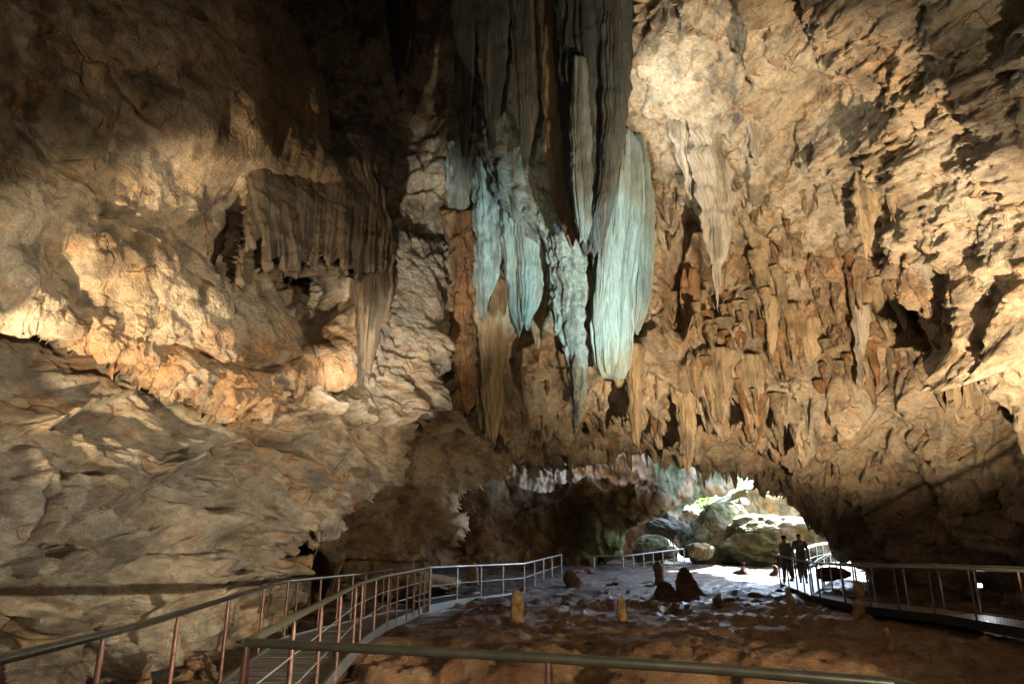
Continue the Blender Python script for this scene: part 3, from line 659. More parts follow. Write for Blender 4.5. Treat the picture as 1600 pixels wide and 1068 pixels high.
HANG = [
 # name, label, cat, rows, Y, col, kwargs
 ('flowstone_curtain', 'pale blue-green fluted curtain with square-cut lower end, brightest of the central cluster', [(205,962,985),(225,954,1000),(265,944,1004),(330,934,1006),(400,926,996),(440,926,990),(500,922,988),(548,926,986),(572,930,982),(581,937,975)], Yc, WH, dict(flutes=23, amp=.34, thick=.6, fringe=.18, stain=.2, nseg=360, crisp=1., twist=.25, ragged=.02, steps=.03, rough=.03)),
 ('flowstone_curtain', 'pale cream-grey curtain tucked close behind the right edge of the brightest fluted curtain', [(212,985,1004),(250,982,1013),(300,978,1021),(400,978,1023),(460,975,1019),(490,980,1009),(515,985,996)], Yc + .7, WH * .8, dict(flutes=17, crisp=1., twist=.25, nseg=260, amp=.24, thick=.6, stain=.15, fringe=.2, ragged=.02, steps=.02, rough=.03)),
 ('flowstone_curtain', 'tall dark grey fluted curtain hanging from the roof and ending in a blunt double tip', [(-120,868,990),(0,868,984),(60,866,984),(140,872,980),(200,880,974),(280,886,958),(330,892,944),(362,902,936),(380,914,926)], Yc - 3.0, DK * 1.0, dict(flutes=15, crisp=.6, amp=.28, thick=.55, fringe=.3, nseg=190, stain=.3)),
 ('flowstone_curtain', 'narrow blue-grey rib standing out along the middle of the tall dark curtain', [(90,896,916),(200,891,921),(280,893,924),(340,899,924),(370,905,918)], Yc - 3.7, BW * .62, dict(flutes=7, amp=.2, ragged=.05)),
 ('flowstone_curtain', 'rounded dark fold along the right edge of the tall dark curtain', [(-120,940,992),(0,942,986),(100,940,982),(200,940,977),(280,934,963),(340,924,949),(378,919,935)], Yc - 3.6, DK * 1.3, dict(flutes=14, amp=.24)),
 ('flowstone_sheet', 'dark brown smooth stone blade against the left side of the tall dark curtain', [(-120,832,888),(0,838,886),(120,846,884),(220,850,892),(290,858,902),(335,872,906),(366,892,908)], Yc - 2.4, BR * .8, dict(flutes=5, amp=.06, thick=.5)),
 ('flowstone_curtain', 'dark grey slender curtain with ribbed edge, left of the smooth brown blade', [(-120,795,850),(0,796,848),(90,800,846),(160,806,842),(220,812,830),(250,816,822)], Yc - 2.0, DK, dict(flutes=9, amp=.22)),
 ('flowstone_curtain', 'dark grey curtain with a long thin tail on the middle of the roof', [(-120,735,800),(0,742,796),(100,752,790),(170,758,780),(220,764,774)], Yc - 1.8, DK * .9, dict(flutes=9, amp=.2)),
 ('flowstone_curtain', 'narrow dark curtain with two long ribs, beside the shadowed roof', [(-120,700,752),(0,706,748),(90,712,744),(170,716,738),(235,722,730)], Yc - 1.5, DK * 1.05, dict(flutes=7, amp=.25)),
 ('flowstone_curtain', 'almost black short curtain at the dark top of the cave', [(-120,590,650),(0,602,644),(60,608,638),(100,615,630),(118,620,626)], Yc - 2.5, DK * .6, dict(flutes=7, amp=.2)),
 ('flowstone_mass', 'rough grey-green knobbly mass of stone under the narrow dark curtains', [(90,735,850),(150,742,866),(210,748,880),(260,752,892),(300,770,898),(350,815,904),(385,852,906),(410,868,896)], Yc - .6, BW * .62, dict(flutes=8, amp=.14, rough=.22, thick=.5, mat='rock')),
 ('flowstone_column', 'blue-green ragged stone strip hanging left of the knobbly mass', [(225,700,742),(290,698,740),(330,702,728),(370,704,718),(395,706,712)], Yc + 1.2, BW * .9, dict(flutes=7, amp=.3, rough=.12)),
 ('flowstone_column', 'grey-green ribbed stone column beneath the knobbly mass, with pointed lower end', [(250,738,778),(320,740,792),(390,741,790),(430,744,776),(462,746,768),(488,752,760)], Yc - .3, BW * .85, dict(flutes=8, amp=.22, rough=.12)),
 ('flowstone_curtain', 'pale blue ribbed curtain with ragged lower edge between two darker columns', [(262,800,826),(300,786,838),(350,784,850),(410,790,852),(455,796,850),(478,800,842),(498,810,826)], Yc - .5, WH * .85, dict(flutes=13, crisp=.7, amp=.3, stain=.25)),
 ('flowstone_column', 'long blue-green knobbly column tapering down to the lowest grey point of the cluster', [(305,828,862),(345,842,896),(385,852,914),(440,858,916),(500,866,912),(555,878,916),(600,888,918),(630,891,908),(658,893,899)], Yc - .9, BW * 1.08, dict(flutes=9, amp=.22, rough=.16, thick=.8, stain=.5, mat='rock')),
 ('flowstone_column', 'cream fluted column with ragged foot, left of the dark hollow', [(440,742,794),(480,742,798),(515,750,794),(560,752,790),(620,754,788),(655,758,780),(678,768,774)], Yc + 1.6, OC, dict(flutes=12, amp=.16, thick=.8)),
 ('flowstone_column', 'brown knobbly column side by side with the cream fluted column', [(450,722,748),(520,726,756),(600,738,758),(650,744,760),(668,750,756)], Yc + 1.9, OC * .8, dict(flutes=7, amp=.2, rough=.14, mat='rock')),
 ('flowstone_column', 'rusty orange knobbly pillar against the pale buttress', [(335,700,738),(400,700,744),(470,704,742),(540,708,738),(610,715,740),(640,722,734)], Yc + 1.2, ORANGE * .95, dict(flutes=6, amp=.25, rough=.24, thick=.9, mat='rock')),
 ('stalactite', 'brown pointed flake hanging under the pale blue ribbed curtain', [(470,822,852),(495,824,852),(520,830,846),(535,836,841)], Yc + .6, OC * .85, dict(flutes=5, amp=.12)),
]
def addlist(L, group):
    for nm, lab, rows, Y, col, kw in L:
        kw = dict(kw)
        if kw.get('mat') == 'rock': kw['mat'] = M_ROCK
        cat = {'flowstone_curtain': 'stone curtain', 'flowstone_sheet': 'stone blade', 'flowstone_mass': 'stone mass', 'flowstone_column': 'stone column', 'stalactite': 'stalactite', 'flowstone_drapery': 'stone drapery'}[nm]
        if kw.pop('root', False):
            rows = sorted(rows); t0 = rows[0]; cxp = (t0[1] + t0[2]) / 2; w0 = (t0[2] - t0[1]) / 2
            m_ = (np.abs(vault.px - cxp) < max(w0, 5)) & (np.abs(vault.py - t0[0]) < 7)
            Y = float(np.median(vault.P[m_, 1])) - .05 if m_.any() else Y
            kw.setdefault('ragged', .15); kw['steps'] = .12; kw['rough'] = max(kw.get('rough', 0), .09); kw['stain'] = .55
            rows = [(t0[0] - 30, cxp - w0 * .95, cxp + w0 * .95), (t0[0] - 10, cxp - w0 * 1.12, cxp + w0 * 1.12)] + rows
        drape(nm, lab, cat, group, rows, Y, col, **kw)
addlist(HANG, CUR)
def Yv(px, py, off=.5): return float(vault.f(np.array([float(px)]), np.array([float(py)]))[0]) - off
GR = np.array([.42, .38, .32])
BIG = [
 ('stalactite', 'grey-and-cream folded curtain stalactite with a long thin tip on the right vault', [(216,1082,1136),(250,1086,1144),(300,1092,1146),(350,1100,1142),(390,1106,1134),(415,1112,1126),(440,1116,1123),(464,1118,1121)], Yv(1110,225), GR * 1.05, dict(flutes=10, amp=.24)),
 ('stalactite', 'smooth cream horn-shaped stalactite beside the folded grey one', [(208,1050,1084),(240,1058,1085),(270,1067,1084),(288,1072,1082),(302,1076,1079)], Yv(1067,215, .9), GR * 1.2, dict(flutes=6, amp=.08)),
 ('stalactite', 'small grey tooth-shaped stalactite high on the pale vault', [(168,1165,1192),(195,1168,1190),(225,1174,1188),(252,1180,1184)], Yv(1178,175), GR, dict(flutes=6, amp=.12)),
 ('stalactite', 'blunt tan stalactite whose shadow falls up the smooth right vault', [(296,1336,1374),(330,1340,1370),(365,1345,1366),(392,1351,1360)], Yv(1355,290), OC * .95, dict(flutes=8, amp=.14)),
 ('stalactite', 'dark grey split stalactite jutting from the vault near a large shadow', [(205,1368,1418),(240,1374,1416),(275,1382,1408),(305,1386,1400),(328,1390,1396)], Yv(1395,210), BR * 1.1, dict(flutes=7, amp=.18, rough=.12)),
 ('stalactite', 'two-pronged tan stalactite close to the upper right edge of the cave', [(90,1532,1568),(130,1538,1572),(170,1548,1572),(200,1554,1564),(220,1557,1561)], Yv(1550,95, .3), OC * .85, dict(flutes=5, amp=.2)),
 ('stalactite', 'dark leaf-shaped stalactite at the very top of the right vault', [(-30,1388,1436),(0,1396,1428),(20,1402,1418),(34,1408,1412)], Yv(1410,0, .3), BR, dict(flutes=5, amp=.12)),
 ('stalactite', 'fluted tan column stalactite hanging over the bright cave mouth', [(596,1050,1096),(625,1056,1089),(660,1058,1087),(695,1063,1083),(712,1068,1079),(724,1071,1075)], Yv(1072,610, .8), OC * .9, dict(flutes=16, amp=.16, thick=.9)),
 ('stalactite', 'long knobbly brown stalactite between the pale curtain and the fluted column', [(570,974,1008),(610,980,1004),(650,984,1002),(675,988,1002),(690,993,998)], Yv(990,580, .8), OC * .8, dict(flutes=6, amp=.16, rough=.08, thick=.9)),
 ('stalactite', 'broad brown stub with ragged end right of the fluted column over the mouth', [(575,1100,1145),(610,1104,1142),(635,1110,1136),(650,1116,1128)], Yv(1122,580, .8), OC * .75, dict(flutes=8, amp=.2, rough=.1, fringe=.5)),
 ('stalactite', 'drooping brown stub with a thin point above the right side of the mouth', [(585,1150,1185),(620,1158,1182),(650,1164,1176),(672,1168,1172)], Yv(1166,590, .8), OC * .75, dict(flutes=6, amp=.18, rough=.08)),
 ('stalactite', 'thin white stalactite standing out against the brown cluster', [(508,1330,1362),(525,1336,1354),(550,1336,1350),(580,1340,1349),(600,1341,1344)], Yv(1345,515, 1.), np.array([.52, .44, .35]), dict(flutes=5, amp=.2, rough=.1)),
 ('stalactite', 'smooth tan cone in the middle of the dense brown cluster', [(494,1194,1216),(520,1197,1213),(545,1201,1210),(562,1205,1208)], Yv(1205,500, 1.), OC, dict(flutes=8, amp=.1, thick=.9)),
 ('stalactite', 'wider tan cone to the right of and below the smooth tan cone', [(528,1252,1282),(555,1257,1280),(580,1262,1274),(596,1266,1269)], Yv(1266,535, 1.), OC, dict(flutes=8, amp=.12, thick=.9)),
 ('stalactite', 'rusty brown stalactite with pale belly and long needle point near the cluster edge', [(450,1064,1092),(490,1068,1090),(515,1072,1090),(530,1076,1086),(552,1080,1083)], Yv(1078,455, 1.), ORANGE * .9, dict(flutes=6, amp=.18, rough=.09)),
 ('stalactite', 'knobbly tan stalactite at the dark right end of the cluster', [(575,1482,1506),(605,1486,1504),(630,1490,1502),(652,1495,1498)], Yv(1494,580, .6), OC * .85, dict(flutes=6, amp=.16, rough=.08)),
 ('stalactite', 'short tan stalactite next to the knobbly one at the dark right end', [(575,1502,1522),(605,1506,1520),(632,1511,1515)], Yv(1512,580, .7), OC * .85, dict(flutes=6, amp=.16, rough=.08)),
 ('stalactite', 'thick rough tan stalactite with forked tip, last of the cluster before the dark wall', [(545,1514,1558),(580,1522,1556),(605,1530,1550),(626,1536,1542)], Yv(1536,550, .8), OC * .9, dict(flutes=8, amp=.2, rough=.12, fringe=.5)),
]
for x in BIG: x[5]['root'] = True
addlist(BIG, 'single large stalactites of the vault')
# the draped fringe below the bulging rock on the left
def Yb(px, py, off=.4): return float(bulge.f(np.array([float(px)]), np.array([float(py)]))[0]) - off
DR = [
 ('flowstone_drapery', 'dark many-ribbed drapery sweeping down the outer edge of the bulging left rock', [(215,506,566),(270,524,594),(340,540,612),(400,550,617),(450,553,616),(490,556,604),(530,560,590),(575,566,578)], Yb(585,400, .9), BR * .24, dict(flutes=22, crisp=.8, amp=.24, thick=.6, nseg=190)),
]
addlist(DR, 'stone draperies of the bulging left rock')

def dr_f(X, Y_):
    return bulge.f(X, Y_) * 0 + np.interp(X, [370, 440, 520, 620], [11.0, 11.9, 12.8, 13.9]) + .9 * ss(250, 195, Y_) - .0018 * (Y_ - 230)
def dr_d(p, n, px, py):
    g = .04 + .96 * ss(290, 420, py + 14 * fbm(np.stack([px / 40, 0 * px, 0 * px], 1), 2))
    ph = px / 7.2 + (py - 430) * .016 * np.sign(px - 470) + 1.6 * fbm(np.stack([px / 46, py / 260, 0 * px], 1) + 5, 2)
    fold = np.abs(np.sin(ph)) ** .8; fold2 = np.abs(np.sin(ph * 2.7 + 1))
    return n * ((fold - .5) * .17 * g + (fold2 - .5) * .07 * g + fbm(p / .5 + 3, 4, .6) * .05 + fbm(p / 1.6, 2) * .12)[:, None]
def dr_c(p, n, px, py, lap):
    s = fbm(np.stack([p[:, 0] / .4, p[:, 1] / .4, p[:, 2] / 3], 1), 4)
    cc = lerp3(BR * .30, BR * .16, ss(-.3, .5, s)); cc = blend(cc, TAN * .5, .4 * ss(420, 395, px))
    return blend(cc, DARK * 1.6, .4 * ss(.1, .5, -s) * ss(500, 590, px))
DRO = [(372,210),(400,188),(470,196),(530,205),(560,250),(592,310),(612,385,1),(600,420,1),(575,425,1),(566,432,1),(557,440,1),(549,424,1),(540,432,1),(531,408,1),(526,412,1),(518,426,1),(508,406,1),(501,404,1),(493,420,1),(484,424,1),(476,408,1),(470,404,1),(460,420,1),(449,431,1),(441,414,1),(434,403,1),(426,414,1),(417,426,1),(411,410,1),(411,386,1),(402,370,1),(396,384,1),(388,396,1),(382,430,1),(375,448,1),(372,420,1),(384,350,1),(388,290,1),(380,240,1)]
mass('flowstone_drapery', DRO, dr_f, .25, 5, dr_d, dr_c, M_FLOW, 1.5, back=.35, thing=('dark brown drapery with a fringe of pointed folds over the shadowed alcove', 'stone drapery', 'stone draperies of the bulging left rock'))
# many small stalactites: ten shapes, copied
def small_meshes():
    out = []
    for k in range(12):
        n, m = 22, 14; t = np.linspace(0, 1, n)
        r = (.17 + .05 * random.random()) * (1 - t) ** (.55 + .5 * random.random()) + .012 * (1 - t) + .003
        r = r * (1 + .22 * np.sin(t * random.uniform(6, 22) + random.random() * 6) * (1 - t))
        T, TH = np.meshgrid(t, np.linspace(0, 2 * np.pi, m, endpoint=False), indexing='ij')
        fl = 1 + .2 * np.abs(np.sin(TH * random.choice([2, 3, 4]) + 2 * T))
        p = np.stack([(r[:, None] * fl * np.cos(TH)).ravel() + .05 * np.sin(T.ravel() * 5 + k), (r[:, None] * fl * np.sin(TH)).ravel(), -T.ravel()], 1)
        p[:, :2] += (fbm(p / .12 + k * 7, 3) * .028)[:, None] * (1 - T.ravel())[:, None]
        s = fbm(p / .3 + k * 3, 3)
        kind = k % 3
        base = [OC * .9, OC * .7, ORANGE * .8][kind]
        cc = lerp3(base, base * .55, ss(-.3, .5, s))
        F = [(i * m + j, (i + 1) * m + j, (i + 1) * m + (j + 1) % m, i * m + (j + 1) % m) for i in range(n - 1) for j in range(m)]
        F.append(tuple(range(m))[::-1]); F.append(tuple((n - 1) * m + j for j in range(m)))
        o = mesh_obj('stalactite', p, F, M_ROCK, col=cc); out.append(o.data); bpy.data.objects.remove(o)
    return out
SM = small_meshes()
def scatter(regions, count, lo, hi, label, group, off=.25, ms=None):
    pts = []
    poly = regions
    ok = inside(poly, vault.px, vault.py)
    idx = np.where(ok)[0]
    # prefer places that stick out downwards
    pick = rng.permutation(idx)
    chosen = []
    for i in pick:
        if len(chosen) >= count: break
        q = vault.P[i]
        if all((q[0] - c[0]) ** 2 + (q[1] - c[1]) ** 2 + (q[2] - c[2]) ** 2 > (lo * .55) ** 2 for c in chosen):
            chosen.append(q)
    for q in chosen:
        L = lo + (hi - lo) * random.random() ** 2.2
        o = bpy.data.objects.new('stalactite', random.choice(ms or SM)); C.objects.link(o)
        o.location = (q[0], q[1], q[2] + .12 * L + off); wd = L * random.uniform(.55, 1.0) ** 1 * .9 + .12
        o.scale = (wd, wd, L * 1.15 + off); o.rotation_euler = (random.uniform(-.06, .06), random.uniform(-.06, .06), random.random() * 6)
        tag(o, label, 'stalactite', group)
scatter([(1040,440),(1180,400),(1330,410),(1440,470),(1460,560),(1380,590),(1180,600),(1090,560)], 120, .45, 1.8, 'small brown stalactite within the dense cluster on the right vault', 'small stalactites of the dense cluster')
scatter([(1020,290),(1060,300),(1080,420),(1030,440)], 14, .3, .8, 'small ochre stalactite right beside the pale fluted curtain', 'small stalactites beside the pale curtain')
scatter([(1170,260),(1310,290),(1330,400),(1190,390)], 22, .3, .8, 'small tan stalactite on the rough vault above the dense cluster', 'small stalactites above the dense cluster')
scatter([(920,590),(1050,570),(1210,590),(1230,640),(930,660)], 26, .3, .9, 'small brown stalactite on the smooth brow above the cave mouth', 'small stalactites of the brow')
scatter([(850,690),(960,700),(1150,728),(1270,780),(1270,800),(1150,750),(960,726),(850,716)], 48, .3, .85, 'short dark stalactite along the rim of the cave mouth', 'small stalactites along the rim of the mouth')
scatter([(800,560),(890,560),(890,640),(800,640)], 12, .3, .8, 'small brown stalactite in the dark hollow under the central cluster', 'small stalactites in the dark hollow')
# ---------------------------------------------------------------- walkways and railings
M_RAIL = plain_mat('railing_paint', (.125, .12, .09), .32, .5, .35, 9, .15)
M_POST = plain_mat('post_rust', (.15, .06, .034), .45, .2, .45, 10, .2, (.06, .034, .026))
M_STEEL = plain_mat('weathered_steel', (.30, .33, .35), .33, .75, .4, 10, .15)
M_DECK = plain_mat('deck_boards', (.16, .155, .145), .55, 0, .45, 5, .3, (.085, .08, .075))
M_WIRE = plain_mat('wire', (.42, .40, .36), .4, .6, .2, 20, 0)
M_BLACK = plain_mat('lamp_housing', (.03, .03, .032), .45, .3, .2, 12, .05)
M_GLOW = emit_mat('lamp_lens', (.86, .93, 1), 9)

def tube(pts, r, n=10, cap=True):
    pts = [Vector(p) for p in pts]; V = []; F = []
    up = None
    for i, p in enumerate(pts):
        d = (pts[min(i + 1, len(pts) - 1)] - pts[max(i - 1, 0)]).normalized()
        if up is None: up = Vector((0, 0, 1)) if abs(d.z) < .9 else Vector((1, 0, 0))
        s = d.cross(up).normalized(); u = s.cross(d).normalized()
        rr = r[i] if isinstance(r, (list, tuple)) else r
        for k in range(n):
            t = 2 * math.pi * k / n; V.append(p + s * math.cos(t) * rr + u * math.sin(t) * rr)
    for i in range(len(pts) - 1):
        for k in range(n): F.append((i * n + k, i * n + (k + 1) % n, (i + 1) * n + (k + 1) % n, (i + 1) * n + k))
    if cap:
        F.append(tuple(range(n))[::-1]); F.append(tuple(range((len(pts) - 1) * n, len(pts) * n)))
    return V, F
def join(parts):
    V = []; F = []
    for v, f in parts:
        k = len(V); V += [tuple(a) for a in v]; F += [tuple(i + k for i in g) for g in f]
    return V, F
def box(cx, cy, cz, sx, sy, sz, rz=0):
    c, s = math.cos(rz), math.sin(rz); V = []
    for z in (-1, 1):
        for x, y in ((-1, -1), (1, -1), (1, 1), (-1, 1)):
            X, Y = x * sx / 2, y * sy / 2
            V.append((cx + X * c - Y * s, cy + X * s + Y * c, cz + z * sz / 2))
    return V, [(0, 3, 2, 1), (4, 5, 6, 7), (0, 1, 5, 4), (1, 2, 6, 5), (2, 3, 7, 6), (3, 0, 4, 7)]
def part(name, vf, mat, parent, smooth=True):
    o = mesh_obj(name, np.array([tuple(v) for v in vf[0]]), vf[1], mat, parent, smooth=smooth)
    if smooth:
        e = o.data
        bm = bmesh.new(); bm.from_mesh(e)
        for ed in bm.edges:
            if len(ed.link_faces) == 2 and ed.calc_face_angle(0) > .7: ed.smooth = False
        bm.to_mesh(e); bm.free()
    return o
def RP(px, py, zr=1.05):
    a, b = ray(px, py); Y = (zr - CAM_Z) / b; return (px, py, float(Y))
def rail_point(pts, px):
    for i in range(len(pts) - 1):
        x0, x1 = pts[i][0], pts[i + 1][0]
        if min(x0, x1) - .01 <= px <= max(x0, x1) + .01:
            # along the real line between the two end points, where it meets this pixel column
            A, B = Vector(P(*pts[i])), Vector(P(*pts[i + 1])); lo, hi = 0., 1.
            a = float(ray(px, 855)[0])
            def g(t):
                q = A.lerp(B, t); f = (q.y * math.cos(PITCH) + (q.z - CAM_Z) * math.sin(PITCH)); return 800 + FPX * q.x / f
            inc = g(1) > g(0)
            for _ in range(40):
                m = (lo + hi) / 2
                if (g(m) < px) == inc: lo = m
                else: hi = m
            return A.lerp(B, lo)
    return None
def railing(label, pts, posts, mrail, mpost, rr=.03, pr=.022, wires=(.5,), h=1.05, sink=.12, flat=False):
    W3 = [Vector(P(*p)) for p in pts]
    root = empty('railing', (W3[0].x, W3[0].y, W3[0].z - h), label, 'railing', 'railings along the walkways')
    O = root.location
    dense = []
    for i in range(len(W3) - 1):
        for t in np.linspace(0, 1, 7)[:-1]: dense.append(W3[i].lerp(W3[i + 1], t) - O)
    dense.append(W3[-1] - O)
    part('handrail', tube(dense, rr, 12), mrail, root)
    for px in posts:
        q = rail_point(pts, px)
        if q is None: continue
        q = q - O
        part('post', tube([q - Vector((0, 0, h + sink)), q - Vector((0, 0, h * .6)), q - Vector((0, 0, .16)), q - Vector((0, 0, .05)), q - Vector((0, 0, .0))], [pr, pr, pr, pr * .8, pr * .55], 10), mpost, root)
    for wv in wires:
        part('wire', tube([d - Vector((0, 0, h * wv)) for d in dense], .008, 6), M_WIRE, root)
    return root
L1 = [RP(-110, 1062), RP(0, 1030), RP(220, 976), RP(440, 908), RP(555, 897), (612, 889, 19.2)]
R1 = [RP(385, 1003), RP(560, 912), RP(600, 900), (672, 886, 21)]
FR = [RP(385, 1003), RP(800, 1024), RP(1100, 1043), RP(1400, 1068), RP(1460, 1085)]
railing('green-grey metal railing rising from the lower left corner along the left walkway', L1, [-60, 162, 279, 358, 413, 451, 466, 502, 530, 552, 572, 587, 600, 612], M_RAIL, M_POST, .034, .024, ())
railing('metal railing with rust-brown posts and thin wires on the right of the left walkway', R1, [386, 460, 503, 533, 557, 567, 588, 608, 622, 637, 648, 657, 664, 672], M_RAIL, M_POST, .034, .026, (.33, .62))
railing('thick grey-brown handrail crossing the lower edge of the picture', FR, [386.5, 857, 1300], M_RAIL, M_POST, .031, .03, ())
R2 = [(672, 886, 21), (718, 884, 24), (818, 880, 28), (877, 866, 38)]
railing('blue-grey steel railing that turns right at the end of the left walkway', R2, [673, 715, 752, 786, 819, 835, 849, 862, 877], M_STEEL, M_STEEL, .034, .03, (.5,))
R3 = [(927, 868, 43), (973, 868.5, 43), (1068, 857, 45)]
railing('pale steel railing on the far left before the boulders of the mouth', R3, [928, 973, 989, 1005, 1020, 1035, 1052, 1068], M_STEEL, M_STEEL, .05, .04, (.5,))
N1 = [(1214, 867, 27), (1262, 878, 24), (1335, 884, 20), (1460, 886.5, 17), (1600, 891, 13.4), (1760, 897, 10.8)]
railing('dark railing on the near side of the right walkway', N1, [1215, 1228, 1241, 1252, 1262, 1275, 1314, 1335, 1352, 1396, 1449, 1512, 1590, 1690], M_STEEL, M_POST, .032, .026, ())
N2 = [(1281, 879.5, 26.2), (1331, 880.5, 22.5), (1460, 883, 18.9), (1600, 887, 15.0), (1760, 891, 12.2)]
railing('dark railing on the far side of the right walkway', N2, [1281, 1296, 1312, 1331, 1360, 1410, 1465, 1520, 1600, 1700], M_STEEL, M_STEEL, .032, .026, ())
N3 = [(1216, 867, 28.6), (1244, 860, 32), (1274, 851, 36), (1325, 843, 42), (1370, 838, 47)]
railing('sunlit white railing leading out of the cave behind the two walkers', N3, [1221, 1236, 1250, 1263, 1274, 1284, 1294, 1305, 1316, 1326], M_STEEL, M_STEEL, .06, .04, (.5,))
N4 = [(1265, 885, 25.2), (1283, 872, 29), (1304, 862, 34), (1328, 857, 39), (1370, 850, 46)]
railing('sunlit railing on the near side of the path out of the cave', N4, [1266, 1274, 1283, 1294, 1304, 1316], M_STEEL, M_STEEL, .05, .035, (.5,))
N5 = [(1258, 833, 50), (1272, 835, 50), (1300, 847, 49), (1330, 848, 48)]
railing('bright railing of the stairs bending down outside the cave mouth', N5, [1262, 1275, 1290, 1303], M_STEEL, M_STEEL, .10, .05, ())

def deck(label, left, right, board=.14, zoff=0., beam=True, mat=None, edge=None):
    """left/right: lists of 3-D points (same count); boards across, a steel channel along each side"""
    root = empty('walkway', left[0], label, 'walkway'); O = root.location
    B = []
    for i in range(len(left) - 1):
        a0, a1, b0, b1 = map(Vector, (left[i], left[i + 1], right[i], right[i + 1]))
        ln = max((a1 - a0).length, (b1 - b0).length); k = max(1, int(ln / board))
        for j in range(k):
            t0, t1 = (j + .04) / k, (j + .96) / k
            q = [a0.lerp(a1, t0) - O, b0.lerp(b1, t0) - O, b0.lerp(b1, t1) - O, a0.lerp(a1, t1) - O]
            dz = random.uniform(-.004, .004)
            top = [p + Vector((0, 0, dz)) for p in q]; bot = [p + Vector((0, 0, -.04)) for p in q]
            B.append((top + bot, [(0, 1, 2, 3), (7, 6, 5, 4), (0, 4, 5, 1), (1, 5, 6, 2), (2, 6, 7, 3), (3, 7, 4, 0)]))
    part('deck', join(B), mat or M_DECK, root, smooth=False)
    if beam:
        for side, sg in ((left, -1), (right, 1)):
            S = [Vector(p) - O for p in side]; V = []; F = []
            ot = [Vector(q) - O for q in (right if side is left else left)]
            for p, o_ in zip(S, ot):
                d = (p - o_).normalized()
                V += [p + d * .01 + Vector((0, 0, .03)), p + d * .06 + Vector((0, 0, .03)), p + d * .06 - Vector((0, 0, .17)), p + d * .01 - Vector((0, 0, .17))]
            for i in range(len(S) - 1):
                for k in range(4): F.append((i * 4 + k, i * 4 + (k + 1) % 4, i * 4 + 4 + (k + 1) % 4, i * 4 + 4 + k))
            F += [(3, 2, 1, 0), tuple(len(V) - 4 + k for k in range(4))]
            part('side_channel', (V, F), edge or M_STEEL, root, smooth=False)
    return root
def along(pts, Ys, drop=1.05):
    W3 = [P(*p) for p in pts]; ys = [w_[1] for w_ in W3]
    return [(float(np.interp(y, ys, [w_[0] for w_ in W3])), y, float(np.interp(y, ys, [w_[2] for w_ in W3])) - drop) for y in Ys]
Ys = [5.2, 7, 9, 11.3, 14.4, 17, 19.2]
lft = along(L1, Ys) + [(-2.35, 21.5, -.02)]; rgt = along(R1, Ys + [21.5])
deck('grey boarded walkway between the two left railings', [(x + .06, y, z) for x, y, z in lft], [(x - .06, y, z) for x, y, z in rgt])
r2 = [Vector(P(*p)) - Vector((0, 0, 1.05)) for p in R2]
deck('boarded walkway turning right past the dark chamber', [tuple(v + Vector((-.6, 1.6, 0))) for v in r2], [tuple(v) for v in r2])
r3 = [Vector(P(*p)) - Vector((0, 0, 1.05)) for p in R3]
deck('far walkway before the boulders on the left side of the mouth', [tuple(v + Vector((-.3, 1.8, 0))) for v in r3], [tuple(v) for v in r3])
n1 = [Vector(P(*p)) - Vector((0, 0, 1.05)) for p in N1[1:]]
n2 = [Vector(P(*p)) - Vector((0, 0, 1.05)) for p in N2]
for a_, b_ in zip(n1, n2): b_.z = a_.z
deck('dark walkway along the right wall of the cave', [tuple(v) for v in n2], [tuple(v) for v in n1], edge=M_BLACK)
o1 = [Vector(P(*p)) - Vector((0, 0, 1.05)) for p in N3]
o2 = [Vector(P(*p)) - Vector((0, 0, 1.05)) for p in [(1262, 878, 24.1), (1278, 874, 28), (1304, 862, 34), (1328, 857, 39), (1370, 850, 46)]]
deck('bright walkway leading out past the two walkers into daylight', [tuple(v) for v in o1], [tuple(v) for v in o2], mat=plain_mat('path_glare_pale', (.55, .56, .55), .35, 0, .2, 4, .1))  # lighter deck colour stands in for the daylight glare on the path

# ---------------------------------------------------------------- lamp on the right walkway and the floodlight housings
def lamp_body(root, lens_mat=None, s=1.):
    part('housing', join([box(0, 0, .07 * s, .26 * s, .2 * s, .10 * s), box(0, 0, .13 * s, .2 * s, .14 * s, .04 * s)]), M_BLACK, root, smooth=False)
    part('lens', box(0, 0, .016 * s, .22 * s, .16 * s, .008 * s), lens_mat or M_WARMLENS, root, smooth=False)
    part('bracket', join([box(-.14 * s, 0, .08 * s, .012, .04, .2 * s), box(.14 * s, 0, .08 * s, .012, .04, .2 * s), box(0, 0, .18 * s, .292 * s, .04, .012)]), M_BLACK, root, smooth=False)
M_WARMLENS = emit_mat('lamp_lens_warm', (1, .82, .55), 4)
for r in list(C.objects):
    if r.name.startswith('floodlight'): lamp_body(r)
def spot_lamp():
    p = Vector(P(1530, 914, 17.2))
    root = empty('path_lamp', (p.x, p.y, p.z - .55), 'small glaring white lamp on a short post beside the right walkway', 'lamp')
    O = root.location
    part('post', tube([(0, .03, -.4), (0, .03, .45)], .025), M_BLACK, root)
    part('housing', join([box(0, .03, .55, .17, .10, .14), box(0, -.03, .63, .19, .10, .012)]), M_BLACK, root, smooth=False)
    part('lens', box(0, -.026, .55, .08, .012, .07), M_GLOW, root, smooth=False)
    L = bpy.data.lights.new('path_light', 'SPOT'); L.specular_factor = .25; L.energy = 1.5; L.color = (.85, .93, 1); L.spot_size = R(140); L.spot_blend = .7; L.shadow_soft_size = .05
    o = bpy.data.objects.new('path_light', L); C.objects.link(o); o.parent = root; o.location = (0, -.06, .55)
    o.rotation_euler = Vector((-.25, -.9, -.55)).to_track_quat('-Z', 'Y').to_euler()
spot_lamp()

